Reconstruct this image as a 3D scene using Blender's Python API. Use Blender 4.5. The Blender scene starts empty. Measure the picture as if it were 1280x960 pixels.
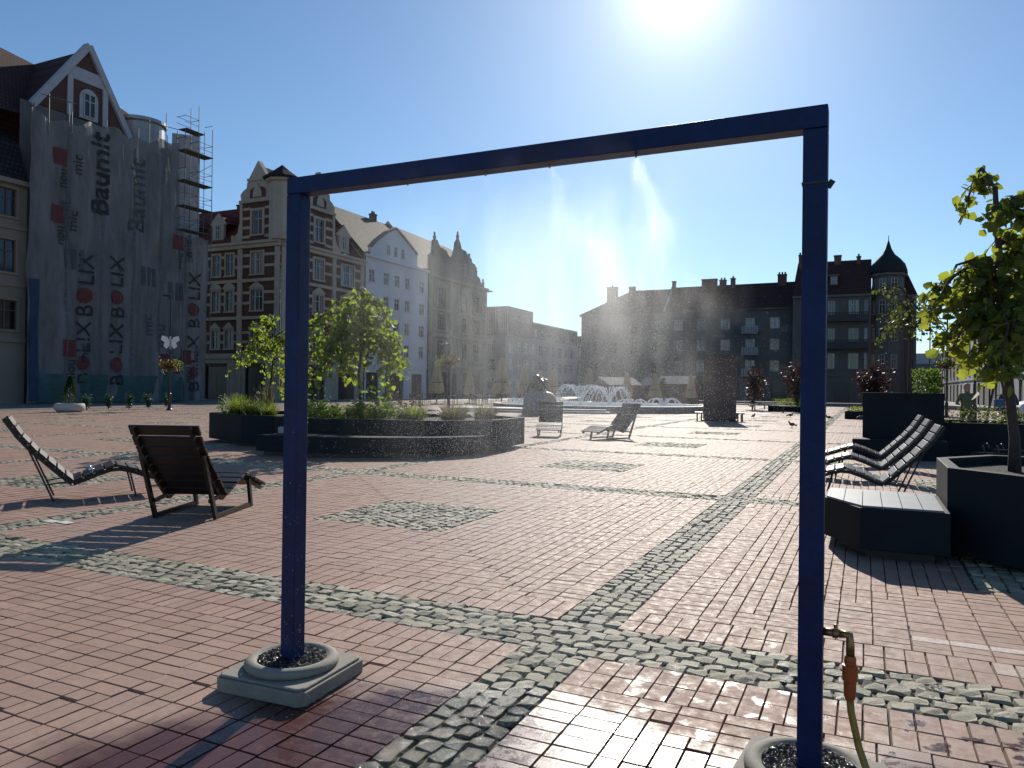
import bpy, math, random
import numpy as np
from mathutils import Vector, Matrix
R = math.radians
rnd = random.Random(7)
S = bpy.context.scene
COL = S.collection

# ------------------------------------------------------------------ materials
def new_mat(name):
    m = bpy.data.materials.new(name); m.use_nodes = True
    nt = m.node_tree; b = nt.nodes['Principled BSDF']
    return m, nt, b
def N(nt, t, **kw):
    n = nt.nodes.new(t)
    for k, v in kw.items(): setattr(n, k, v)
    return n
def noise(nt, scale, detail=4, rough=.6, vec=None, obj=True):
    n = N(nt, 'ShaderNodeTexNoise'); n.inputs['Scale'].default_value = scale
    n.inputs['Detail'].default_value = detail; n.inputs['Roughness'].default_value = rough
    if vec is None:
        tc = N(nt, 'ShaderNodeTexCoord'); vec = tc.outputs['Object']
    nt.links.new(vec, n.inputs['Vector']); return n
def ramp(nt, fac, stops):
    r = N(nt, 'ShaderNodeValToRGB'); el = r.color_ramp.elements
    while len(el) < len(stops): el.new(.5)
    for e, (p, c) in zip(el, stops):
        e.position = p; e.color = (c[0], c[1], c[2], 1) if not isinstance(c, (int, float)) else (c, c, c, 1)
    nt.links.new(fac, r.inputs['Fac']); return r
def mix(nt, fac, a, b, blend='MIX'):
    m = N(nt, 'ShaderNodeMix', data_type='RGBA', blend_type=blend)
    for sock, v in ((m.inputs[0], fac), (m.inputs[6], a), (m.inputs[7], b)):
        if hasattr(v, 'links'): nt.links.new(v, sock)
        elif isinstance(v, (int, float)): sock.default_value = v if sock.type == 'VALUE' else (v, v, v, 1)
        else: sock.default_value = (*v, 1)
    return m.outputs[2]
def math_(nt, op, a, b=0.5, clamp=False):
    m = N(nt, 'ShaderNodeMath', operation=op); m.use_clamp = clamp
    for i, v in enumerate((a, b)):
        if hasattr(v, 'links'): nt.links.new(v, m.inputs[i])
        else: m.inputs[i].default_value = v
    return m.outputs[0]
def bump(nt, b, h, strength=.3, dist=.01):
    n = N(nt, 'ShaderNodeBump'); n.inputs['Strength'].default_value = strength; n.inputs['Distance'].default_value = dist
    nt.links.new(h, n.inputs['Height']); nt.links.new(n.outputs[0], b.inputs['Normal']); return n
MATS = {}
def simple(name, col, rough=.7, var=.25, scale=3, bscale=40, bs=.15, bd=.01, metal=0, spec=.5, grime=None):
    """base colour varied by two noises, with a fine bump"""
    if name in MATS: return MATS[name]
    m, nt, b = new_mat(name)
    n = noise(nt, scale, 6, .65)
    lo = [c*(1-var) for c in col]; hi = [min(1, c*(1+var)) for c in col]
    r = ramp(nt, n.outputs[0], [(.3, lo), (.7, hi)])
    c = r.outputs[0]
    if grime:
        n3 = noise(nt, grime[0], 8, .7); r3 = ramp(nt, n3.outputs[0], [(.5, 0), (.72, 1)])
        c = mix(nt, math_(nt, 'MULTIPLY', r3.outputs[0], grime[1]), c, grime[2])
    nt.links.new(c, b.inputs['Base Color'])
    b.inputs['Roughness'].default_value = rough; b.inputs['Metallic'].default_value = metal
    b.inputs['Specular IOR Level'].default_value = spec
    n2 = noise(nt, bscale, 4, .6); bump(nt, b, n2.outputs[0], bs, bd)
    MATS[name] = m; return m

# wet ground mask in world space: soaked ground under the mister, patchy outside it
def wet_mask(nt):
    g = N(nt, 'ShaderNodeNewGeometry'); sx = N(nt, 'ShaderNodeSeparateXYZ'); nt.links.new(g.outputs['Position'], sx.inputs[0])
    n = noise(nt, 2.2, 4, .6, g.outputs['Position'])
    def ell(cx, cy, rx, ry):
        dx = math_(nt, 'DIVIDE', math_(nt, 'SUBTRACT', sx.outputs[0], cx), rx)
        dy = math_(nt, 'DIVIDE', math_(nt, 'SUBTRACT', sx.outputs[1], cy), ry)
        d = math_(nt, 'SQRT', math_(nt, 'ADD', math_(nt, 'MULTIPLY', dx, dx), math_(nt, 'MULTIPLY', dy, dy)))
        return math_(nt, 'SUBTRACT', 1.0, d)
    a = math_(nt, 'MAXIMUM', ell(-1.25, 1.85, 1.7, 1.6), ell(.45, 2.3, 1.5, 1.25))
    soak = math_(nt, 'ADD', math_(nt, 'MULTIPLY', a, 5.0), math_(nt, 'MULTIPLY', math_(nt, 'SUBTRACT', n.outputs[0], .5), 2.2), clamp=True)
    # scattered damp blotches round it
    n2 = noise(nt, 7.5, 3, .5, g.outputs['Position'])
    halo = math_(nt, 'MULTIPLY', ell(.1, 3.2, 1.7, 1.9), 1.6, clamp=True)
    bl = math_(nt, 'MULTIPLY', math_(nt, 'MULTIPLY', math_(nt, 'SUBTRACT', n2.outputs[0], .56), 14.0, clamp=True), halo)
    return math_(nt, 'MAXIMUM', soak, bl, clamp=True), g

def brick_mat():
    m, nt, b = new_mat('red_clinker_brick')
    at = N(nt, 'ShaderNodeAttribute', attribute_name='rnd'); wet, g = wet_mask(nt)
    base = ramp(nt, at.outputs['Fac'], [(0, (.28, .136, .092)), (.35, (.34, .172, .118)), (.7, (.395, .208, .144)), (1, (.45, .252, .18))])
    big = noise(nt, .35, 4, .6, g.outputs['Position'])
    dirt = noise(nt, 22, 6, .7, g.outputs['Position'])
    c = mix(nt, ramp(nt, big.outputs[0], [(.3, .15), (.7, .7)]).outputs[0], base.outputs[0], (.38, .285, .235))
    c = mix(nt, ramp(nt, dirt.outputs[0], [(.4, 0), (.75, .5)]).outputs[0], c, (.22, .14, .10))
    mid = noise(nt, 3.2, 6, .75, g.outputs['Position']); c = mix(nt, ramp(nt, mid.outputs[0], [(.5, 0), (.78, .55)]).outputs[0], c, (.20, .145, .115))
    pale = N(nt, 'ShaderNodeAttribute', attribute_name='pale')
    pn = noise(nt, 30, 5, .7, g.outputs['Position'])
    c = mix(nt, math_(nt, 'MULTIPLY', pale.outputs['Fac'], ramp(nt, pn.outputs[0], [(.3, .2), (.6, 1)]).outputs[0]), c, (.62, .54, .48))
    dark = mix(nt, 1.0, c, (.26, .16, .17), 'MULTIPLY')
    c = mix(nt, wet, c, dark)
    nt.links.new(c, b.inputs['Base Color'])
    rr = N(nt, 'ShaderNodeMapRange'); nt.links.new(wet, rr.inputs[0]); rr.inputs[3].default_value = .66; rr.inputs[4].default_value = .24; b.inputs['Specular IOR Level'].default_value = .34
    blot = noise(nt, 14, 5, .75, g.outputs['Position']); r2 = math_(nt, 'ADD', math_(nt, 'ADD', rr.outputs[0], math_(nt, 'MULTIPLY', math_(nt, 'SUBTRACT', dirt.outputs[0], .5), .25)), math_(nt, 'MULTIPLY', math_(nt, 'SUBTRACT', blot.outputs[0], .46), .9), clamp=True); r2 = math_(nt, 'MAXIMUM', r2, .12)
    nt.links.new(r2, b.inputs['Roughness'])
    fine = noise(nt, 130, 4, .6, g.outputs['Position'])
    bn = bump(nt, b, fine.outputs[0], .5, .0025)
    st = N(nt, 'ShaderNodeMapRange'); nt.links.new(wet, st.inputs[0]); st.inputs[3].default_value = .7; st.inputs[4].default_value = .42
    nt.links.new(st.outputs[0], bn.inputs['Strength'])
    return m
def cobble_mat():
    m, nt, b = new_mat('granite_sett'); wet, g = wet_mask(nt)
    at = N(nt, 'ShaderNodeAttribute', attribute_name='rnd')
    base = ramp(nt, at.outputs['Fac'], [(0, (.27, .24, .165)), (.5, (.40, .355, .245)), (1, (.53, .475, .34))])
    sp = noise(nt, 90, 3, .7, g.outputs['Position'])
    c = mix(nt, ramp(nt, sp.outputs[0], [(.35, .4), (.65, 0)]).outputs[0], base.outputs[0], (.07, .07, .055))
    c = mix(nt, wet, c, mix(nt, 1.0, c, (.38, .40, .40), 'MULTIPLY'))
    nt.links.new(c, b.inputs['Base Color'])
    rr = N(nt, 'ShaderNodeMapRange'); nt.links.new(wet, rr.inputs[0]); rr.inputs[3].default_value = .7; rr.inputs[4].default_value = .10; b.inputs['Specular IOR Level'].default_value = .5
    nt.links.new(rr.outputs[0], b.inputs['Roughness'])
    f = noise(nt, 95, 7, .75, g.outputs['Position']); bump(nt, b, f.outputs[0], 1.0, .007)
    return m
def joint_mat():
    m, nt, b = new_mat('joint_sand'); g = N(nt, 'ShaderNodeNewGeometry')
    n = noise(nt, 60, 4, .6, g.outputs['Position'])
    n2 = noise(nt, 1.3, 4, .6, g.outputs['Position'])
    c = mix(nt, ramp(nt, n2.outputs[0], [(.45, 0), (.65, .5)]).outputs[0], ramp(nt, n.outputs[0], [(.3, (.07, .055, .042)), (.7, (.14, .112, .085))]).outputs[0], (.035, .045, .018))
    nt.links.new(c, b.inputs['Base Color']); b.inputs['Roughness'].default_value = .9
    bump(nt, b, n.outputs[0], .5, .005); return m
def wood_mat(name, c0, c1, rough=.45):
    m, nt, b = new_mat(name); tc = N(nt, 'ShaderNodeTexCoord'); mp = N(nt, 'ShaderNodeMapping'); mp.inputs['Scale'].default_value = (3, 60, 60)
    nt.links.new(tc.outputs['Object'], mp.inputs[0]); n = noise(nt, 1.0, 6, .6, mp.outputs[0])
    nt.links.new(ramp(nt, n.outputs[0], [(.3, c0), (.7, c1)]).outputs[0], b.inputs['Base Color'])
    b.inputs['Roughness'].default_value = rough; bump(nt, b, n.outputs[0], .4, .003); return m
def leaf_mat(name, c0, c1, trans=(.25, .40, .03), tf=.5):
    m, nt, b = new_mat(name)
    at = N(nt, 'ShaderNodeAttribute', attribute_name='rnd')
    r = ramp(nt, at.outputs['Fac'], [(0, c0), (1, c1)]); nt.links.new(r.outputs[0], b.inputs['Base Color'])
    b.inputs['Roughness'].default_value = .5
    t = N(nt, 'ShaderNodeBsdfTranslucent'); t2 = mix(nt, at.outputs['Fac'], [x*.65 for x in trans], trans)
    nt.links.new(t2, t.inputs['Color'])
    mx = N(nt, 'ShaderNodeMixShader'); mx.inputs[0].default_value = tf
    nt.links.new(b.outputs[0], mx.inputs[1]); nt.links.new(t.outputs[0], mx.inputs[2])
    nt.links.new(mx.outputs[0], nt.nodes['Material Output'].inputs[0]); return m
def roof_mat(name, c0, c1, row=.33):
    m, nt, b = new_mat(name); tc = N(nt, 'ShaderNodeTexCoord')
    br = N(nt, 'ShaderNodeTexBrick'); br.inputs['Scale'].default_value = 1
    br.inputs['Brick Width'].default_value = .3; br.inputs['Row Height'].default_value = row; br.inputs['Mortar Size'].default_value = .03
    br.inputs['Color1'].default_value = (*c0, 1); br.inputs['Color2'].default_value = (*c1, 1); br.inputs['Mortar'].default_value = (*[x*.3 for x in c0], 1)
    mp = N(nt, 'ShaderNodeMapping'); mp.inputs['Rotation'].default_value = (0, 0, 0)
    sx = N(nt, 'ShaderNodeSeparateXYZ'); nt.links.new(tc.outputs['Object'], sx.inputs[0]); cb = N(nt, 'ShaderNodeCombineXYZ')
    nt.links.new(sx.outputs[0], cb.inputs[0]); nt.links.new(sx.outputs[2], cb.inputs[1]); nt.links.new(cb.outputs[0], br.inputs['Vector'])
    n = noise(nt, 1.2, 5, .7); c = mix(nt, ramp(nt, n.outputs[0], [(.35, 0), (.7, .45)]).outputs[0], br.outputs[0], [x*.55 for x in c0])
    nt.links.new(c, b.inputs['Base Color']); b.inputs['Roughness'].default_value = .8; b.inputs['Specular IOR Level'].default_value = .15
    bump(nt, b, br.outputs['Fac'], -.6, .04); return m

BRICK = brick_mat(); COB = cobble_mat(); JOINT = joint_mat()
BLUE = simple('blue_paint', (.0018, .015, .082), .5, .35, 6, 45, .5, .003, spec=.3, grime=(26, .45, (.035, .03, .04)))
CONC = simple('cast_concrete', (.27, .245, .20), .8, .15, 6, 60, .35, .004, grime=(5, .5, (.16, .15, .13)))
PEBBLE = simple('black_gravel', (.03, .03, .032), .16, .5, 60, 45, 1.0, .03)
PLANTER = simple('dark_grey_concrete', (.008, .014, .018), .7, .22, 1.5, 50, .3, .003, spec=.22, grime=(2.5, .35, (.022, .026, .028)))
SLABTOP = simple('pale_bench_slab', (.15, .17, .18), .5, .2, 3, 50, .3, .003)
SOIL = simple('dark_soil', (.03, .022, .015), .9, .4, 12, 30, 1, .03)
WOOD = wood_mat('dark_stained_wood', (.008, .005, .004), (.024, .015, .011), .5)
WOOD2 = wood_mat('grey_weathered_wood', (.11, .095, .08), (.24, .21, .18), .33)
STEEL = simple('black_steel', (.015, .015, .017), .45, .3, 20, 60, .1, .002)
BRASS = simple('worn_brass', (.30, .20, .09), .4, .3, 25, 70, .4, .002, metal=.8)
ORANGE = simple('orange_plastic', (.42, .09, .02), .4, .1)
HOSE = simple('yellow_hose', (.36, .22, .035), .42, .2, 30, 90, .2, .002)
GLASS = simple('window_glass', (.012, .016, .022), .07, .4, .5, 1.2, .05, .01, spec=.7)
nt = GLASS.node_tree; b = nt.nodes['Principled BSDF']; oi = N(nt, 'ShaderNodeObjectInfo'); tc = N(nt, 'ShaderNodeTexCoord'); sx = N(nt, 'ShaderNodeSeparateXYZ'); nt.links.new(tc.outputs['Generated'], sx.inputs[0])
wv = math_(nt, 'SINE', math_(nt, 'MULTIPLY', sx.outputs[0], 34.0)); has = math_(nt, 'GREATER_THAN', oi.outputs['Random'], .45)
side = math_(nt, 'GREATER_THAN', math_(nt, 'ABSOLUTE', math_(nt, 'SUBTRACT', sx.outputs[0], .5)), math_(nt, 'SUBTRACT', .62, math_(nt, 'MULTIPLY', oi.outputs['Random'], .55)))
cc = mix(nt, math_(nt, 'MULTIPLY', math_(nt, 'ADD', wv, 1.0), .5), (.16, .16, .155), (.26, .26, .25)); old = b.inputs['Base Color'].links[0].from_socket
nt.links.new(mix(nt, math_(nt, 'MULTIPLY', has, side), old, cc), b.inputs['Base Color'])
CREAM = simple('cream_stucco', (.42, .37, .30), .85, .14, .5, 30, .2, .01, grime=(.8, .5, (.25, .21, .17)))
CREAM2 = simple('pale_cream_plaster', (.22, .195, .16), .85, .12, .5, 30, .2, .01, grime=(.7, .4, (.24, .21, .17)))
DARKBRICK = simple('brown_red_brick', (.095, .048, .038), .85, .25, 1.5, 12, .4, .02)
WHITEP = simple('white_plaster', (.60, .62, .66), .8, .06, .5, 40, .15, .01, grime=(.6, .25, (.42, .43, .46)))
STONE = simple('dusty_sandstone', (.26, .225, .17), .9, .2, .8, 20, .5, .02, grime=(1.2, .5, (.15, .13, .10)))
STONE2 = simple('sandstone_trim', (.33, .29, .225), .9, .2, .8, 20, .5, .02)
GREYP = simple('grey_render', (.13, .125, .12), .88, .15, .4, 20, .2, .01)
GREENP = simple('grey_green_render', (.088, .099, .093), .88, .1, .3, 20, .2, .01)
TAUPE = simple('taupe_stucco', (.14, .128, .118), .88, .15, .5, 20, .3, .01)
PALEG = simple('pale_grey_render', (.33, .33, .34), .88, .12, .4, 20, .2, .01)
FRAMEW = simple('white_window_frame', (.40, .39, .375), .5, .08)
FRAMEB = simple('brown_window_frame', (.10, .06, .04), .5, .2)
DARK = simple('dark_shopfront', (.018, .018, .02), .3, .3)
TILEPALE = roof_mat('weathered_grey_tiles', (.125, .112, .09), (.18, .162, .13), .42)
TILERED = roof_mat('red_roof_tiles', (.17, .045, .035), (.22, .06, .045))
TILEDARK = roof_mat('dark_brown_tiles', (.075, .04, .036), (.10, .05, .043))
TILEBLACK = roof_mat('black_slate', (.03, .028, .032), (.042, .038, .042))
COPPER = simple('dark_green_copper', (.012, .016, .016), .8, .3, 3, 20, .3, .02)
BRICKCH = simple('chimney_brick', (.14, .075, .06), .9, .3, 4, 15, .5, .02)
ZINC = simple('grey_zinc', (.30, .31, .33), .45, .15, 2, 10, .2, .01, metal=.3)
LEAF1 = leaf_mat('bright_leaves', (.045, .085, .012), (.085, .13, .02), (.42, .55, .05), .55)
LEAF2 = leaf_mat('broad_leaves', (.05, .085, .015), (.09, .13, .025), (.46, .52, .05), .5)
LEAF3 = leaf_mat('thin_crown_leaves', (.03, .05, .012), (.06, .08, .02), (.20, .25, .04), .4)
LEAFR = leaf_mat('dark_red_leaves', (.03, .014, .013), (.065, .034, .03), (.10, .045, .04), .3)
LEAFG = leaf_mat('herb_leaves', (.03, .065, .012), (.08, .12, .02), (.22, .34, .04), .45)
GRASSM = leaf_mat('grass_blades', (.05, .09, .015), (.12, .15, .04), (.34, .42, .06), .5)
GRASSD = leaf_mat('dry_grass_blades', (.09, .09, .04), (.20, .17, .09), (.32, .28, .12), .45)
BARK = simple('grey_brown_bark', (.075, .055, .042), .85, .35, 12, 35, 1, .02)
FLOWR = simple('red_flowers', (.35, .03, .04), .6, .5, 20)
FLOWW = simple('white_flowers', (.75, .72, .62), .6, .1, 20)
CANVAS = leaf_mat('cream_canvas', (.52, .46, .30), (.6, .53, .35), (.55, .46, .27), .5)
KIOSK = simple('brown_boards', (.13, .06, .04), .7, .3, 3, 20, .3, .01)
RUST = simple('rusty_dark_steel', (.055, .028, .024), .6, .35, 2, 20, .3, .01, grime=(2, .5, (.10, .045, .03)))
BRONZE = simple('dark_bronze', (.035, .032, .028), .35, .4, 4, 20, .4, .02, metal=.6)
GRANITE = simple('grey_granite', (.16, .16, .155), .6, .2, 6, 40, .3, .01)

# ------------------------------------------------------------------ mesh builder
class MB:
    def __init__(s): s.v = []; s.f = []; s.mi = []; s.m = 0
    def add(s, vs, fs):
        o = len(s.v); s.v += [tuple(v) for v in vs]; s.f += [tuple(o+i for i in f) for f in fs]; s.mi += [s.m]*len(fs); return s
    def box(s, x0, x1, y0, y1, z0, z1):
        return s.add([(x0,y0,z0),(x1,y0,z0),(x1,y1,z0),(x0,y1,z0),(x0,y0,z1),(x1,y0,z1),(x1,y1,z1),(x0,y1,z1)],
                     [(0,3,2,1),(4,5,6,7),(0,1,5,4),(1,2,6,5),(2,3,7,6),(3,0,4,7)])
    def obox(s, c, size, M=None):   # oriented box, M 3x3
        M = M or Matrix.Identity(3); h = [x/2 for x in size]; vs = []
        for dz in (-1,1):
            for dx, dy in ((-1,-1),(1,-1),(1,1),(-1,1)): vs.append(Vector(c) + M @ Vector((dx*h[0], dy*h[1], dz*h[2])))
        return s.add(vs, [(0,3,2,1),(4,5,6,7),(0,1,5,4),(1,2,6,5),(2,3,7,6),(3,0,4,7)])
    def prism(s, poly, z0, z1):     # polygon in xy
        n = len(poly)
        area = sum(poly[i][0]*poly[(i+1)%n][1]-poly[(i+1)%n][0]*poly[i][1] for i in range(n))
        if area < 0: poly = poly[::-1]
        return s.add([(x,y,z0) for x,y in poly]+[(x,y,z1) for x,y in poly],
                     [tuple(range(n-1,-1,-1)), tuple(range(n,2*n))]+[(i,(i+1)%n,n+(i+1)%n,n+i) for i in range(n)])
    def xz(s, poly, y0, y1):        # polygon in xz, extruded along y
        n = len(poly)
        area = sum(poly[i][0]*poly[(i+1)%n][1]-poly[(i+1)%n][0]*poly[i][1] for i in range(n))
        if area < 0: poly = poly[::-1]
        return s.add([(x,y0,z) for x,z in poly]+[(x,y1,z) for x,z in poly],
                     [tuple(range(n)), tuple(range(2*n-1,n-1,-1))]+[(i,n+i,n+(i+1)%n,(i+1)%n) for i in range(n)])
    def tube(s, pts, r, n=8, caps=True):
        pts = [Vector(p) for p in pts]; rs = r if isinstance(r, (list, tuple)) else [r]*len(pts)
        rings = []; up = None
        for i, p in enumerate(pts):
            d = (pts[min(i+1, len(pts)-1)] - pts[max(i-1, 0)])
            d = d.normalized() if d.length > 1e-9 else Vector((0,0,1))
            if up is None: up = Vector((1,0,0)) if abs(d.x) < .9 else Vector((0,1,0))
            a = (up - d*up.dot(d)); a = a.normalized() if a.length > 1e-6 else d.orthogonal().normalized(); up = a; b = d.cross(a)
            rings.append([p + (a*math.cos(2*math.pi*k/n) + b*math.sin(2*math.pi*k/n))*rs[i] for k in range(n)])
        vs = [v for ring in rings for v in ring]; fs = []
        for i in range(len(pts)-1):
            for k in range(n): fs.append((i*n+k, i*n+(k+1)%n, (i+1)*n+(k+1)%n, (i+1)*n+k))
        if caps: fs += [tuple(range(n-1,-1,-1)), tuple(range((len(pts)-1)*n, len(pts)*n))]
        return s.add(vs, fs)
    def lathe(s, prof, c=(0,0,0), n=24):
        vs = [(c[0]+r*math.cos(2*math.pi*k/n), c[1]+r*math.sin(2*math.pi*k/n), c[2]+z) for r,z in prof for k in range(n)]
        fs = [(i*n+k, i*n+(k+1)%n, (i+1)*n+(k+1)%n, (i+1)*n+k) for i in range(len(prof)-1) for k in range(n)]
        if prof[0][0] > 1e-4: fs.append(tuple(range(n-1,-1,-1)))
        if prof[-1][0] > 1e-4: fs.append(tuple(range((len(prof)-1)*n, len(prof)*n)))
        return s.add(vs, fs)
    def ball(s, c, rx, ry=None, rz=None, n=10, jit=0, rg=None):
        ry = ry or rx; rz = rz or rx; vs = []; m = n//2+1
        for i in range(m+1):
            t = math.pi*i/m
            for k in range(n):
                a = 2*math.pi*k/n; j = 1+(rg.uniform(-jit, jit) if jit else 0)
                vs.append((c[0]+rx*j*math.sin(t)*math.cos(a), c[1]+ry*j*math.sin(t)*math.sin(a), c[2]-rz*j*math.cos(t)))
        return s.add(vs, [(i*n+k, i*n+(k+1)%n, (i+1)*n+(k+1)%n, (i+1)*n+k) for i in range(m) for k in range(n)])
    def build(s, name, mat=None, parent=None, smooth=False, bevel=0, mats=None):
        me = bpy.data.meshes.new(name); me.from_pydata(s.v, [], s.f)
        for m in (mats or [mat]): me.materials.append(m)
        if mats: me.polygons.foreach_set('material_index', s.mi)
        if smooth: me.polygons.foreach_set('use_smooth', [True]*len(s.f))
        me.update()
        o = bpy.data.objects.new(name, me); COL.objects.link(o)
        if parent is not None: o.parent = parent
        if bevel:
            b = o.modifiers.new('bevel', 'BEVEL'); b.width = bevel; b.segments = 2; b.limit_method = 'ANGLE'; b.angle_limit = R(40)
        return o
def tag(o, label=None, cat=None, group=None, kind=None):
    if label: o['label'] = label
    if cat: o['category'] = cat
    if group: o['group'] = group
    if kind: o['kind'] = kind
    return o
def empty(name, loc, rz=0, label=None, cat=None, group=None):
    o = bpy.data.objects.new(name, None); COL.objects.link(o); o.location = loc; o.rotation_euler = (0, 0, rz); o.empty_display_size = .2
    return tag(o, label, cat, group)
def kids(o): return [c for c in bpy.data.objects if c.parent == o]
def copy_tree(o, parent=None):
    c = o.copy(); COL.objects.link(c)
    if parent is not None: c.parent = parent
    for k in kids(o): copy_tree(k, c)
    return c
def np_mesh(name, V, F, mat, attrs=None, nper=None):
    """V (n,3), F (m,4) quads; attrs name -> per-vertex float"""
    me = bpy.data.meshes.new(name); V = np.asarray(V, np.float32); F = np.asarray(F, np.int32)
    me.vertices.add(len(V)); me.vertices.foreach_set('co', V.ravel())
    k = F.shape[1]; me.loops.add(F.size); me.loops.foreach_set('vertex_index', F.ravel())
    me.polygons.add(len(F)); me.polygons.foreach_set('loop_start', np.arange(0, F.size, k, dtype=np.int32))
    try: me.polygons.foreach_set('loop_total', np.full(len(F), k, np.int32))
    except Exception: pass
    me.materials.append(mat); me.polygons.foreach_set('use_smooth', [False]*len(F)); me.update(calc_edges=True)
    for a, vals in (attrs or {}).items():
        at = me.attributes.new(a, 'FLOAT', 'POINT'); at.data.foreach_set('value', np.asarray(vals, np.float32))
    o = bpy.data.objects.new(name, me); COL.objects.link(o); return o

# ------------------------------------------------------------------ camera, light, sky
H = 1.45
yaw, pitch, roll, fpx = -4.40083618e-01, 5.21838449e-03, 1.26424870e-02, 937.89
cy_, sy_, cp, sp = math.cos(yaw), math.sin(yaw), math.cos(pitch), math.sin(pitch)
fwd = Vector((sy_*cp, cy_*cp, sp)); right = Vector((cy_, -sy_, 0)); up = right.cross(fwd)
r2 = math.cos(roll)*right + math.sin(roll)*up; u2 = -math.sin(roll)*right + math.cos(roll)*up
cam = bpy.data.cameras.new('camera'); co = bpy.data.objects.new('camera', cam); COL.objects.link(co)
co.matrix_world = Matrix(((r2.x, u2.x, -fwd.x, 0), (r2.y, u2.y, -fwd.y, 0), (r2.z, u2.z, -fwd.z, H), (0, 0, 0, 1)))
cam.sensor_width = 36; cam.lens = fpx/1280*36; cam.clip_end = 2000; cam.clip_start = .05
S.camera = co
SUN_AZ, SUN_EL = R(-13.2), R(28.3)
sd = Vector((math.sin(SUN_AZ)*math.cos(SUN_EL), math.cos(SUN_AZ)*math.cos(SUN_EL), math.sin(SUN_EL)))
sl = bpy.data.lights.new('sun', 'SUN'); so = bpy.data.objects.new('sun', sl); COL.objects.link(so)
sl.energy = 4.9; sl.angle = R(.55); sl.color = (1, .93, .82); so.rotation_euler = (-sd).to_track_quat('-Z', 'Y').to_euler()
W = bpy.data.worlds.new('World'); S.world = W; W.use_nodes = True; nt = W.node_tree
bg = nt.nodes['Background']; sky = N(nt, 'ShaderNodeTexSky', sky_type='NISHITA')
sky.sun_disc = False; sky.sun_elevation = SUN_EL; sky.sun_rotation = SUN_AZ; sky.air_density = 1.0; sky.dust_density = .25; sky.ozone_density = 2.5; sky.altitude = 300
# the bright aureole air and dust make round the sun (part of the sky itself, fixed to the sun's direction)
g = N(nt, 'ShaderNodeTexCoord'); dt = N(nt, 'ShaderNodeVectorMath', operation='DOT_PRODUCT'); dt.inputs[1].default_value = sd
nt.links.new(g.outputs['Generated'], dt.inputs[0])
cl = math_(nt, 'MAXIMUM', dt.outputs['Value'], 0.0)
a1 = math_(nt, 'MULTIPLY', math_(nt, 'POWER', cl, 480.0), 6.5); a2 = math_(nt, 'MULTIPLY', math_(nt, 'POWER', cl, 60.0), 1.9)
au = math_(nt, 'ADD', math_(nt, 'ADD', a1, a2), math_(nt, 'MULTIPLY', math_(nt, 'POWER', cl, 9.0), .30))
cb = N(nt, 'ShaderNodeCombineXYZ')
for i, k in enumerate((1, .98, .93)): nt.links.new(math_(nt, 'MULTIPLY', au, k), cb.inputs[i])
ad = N(nt, 'ShaderNodeVectorMath', operation='ADD'); tint = N(nt, 'ShaderNodeVectorMath', operation='MULTIPLY'); tint.inputs[1].default_value = (.80, .98, 1.09); nt.links.new(sky.outputs[0], tint.inputs[0]); nt.links.new(tint.outputs[0], ad.inputs[0]); nt.links.new(cb.outputs[0], ad.inputs[1])
nt.links.new(ad.outputs[0], bg.inputs[0]); bg.inputs[1].default_value = .094
S.view_settings.view_transform = 'Standard'; S.view_settings.look = 'None'; S.view_settings.exposure = 0.08; S.view_settings.gamma = 1
S.cycles.use_denoising = True; S.cycles.max_bounces = 8; S.cycles.transparent_max_bounces = 24; S.cycles.volume_bounces = 0
S.cycles.use_adaptive_sampling = True; S.cycles.adaptive_threshold = .015; S.cycles.sample_clamp_indirect = 6; S.cycles.caustics_reflective = False; S.cycles.caustics_refractive = False

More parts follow.
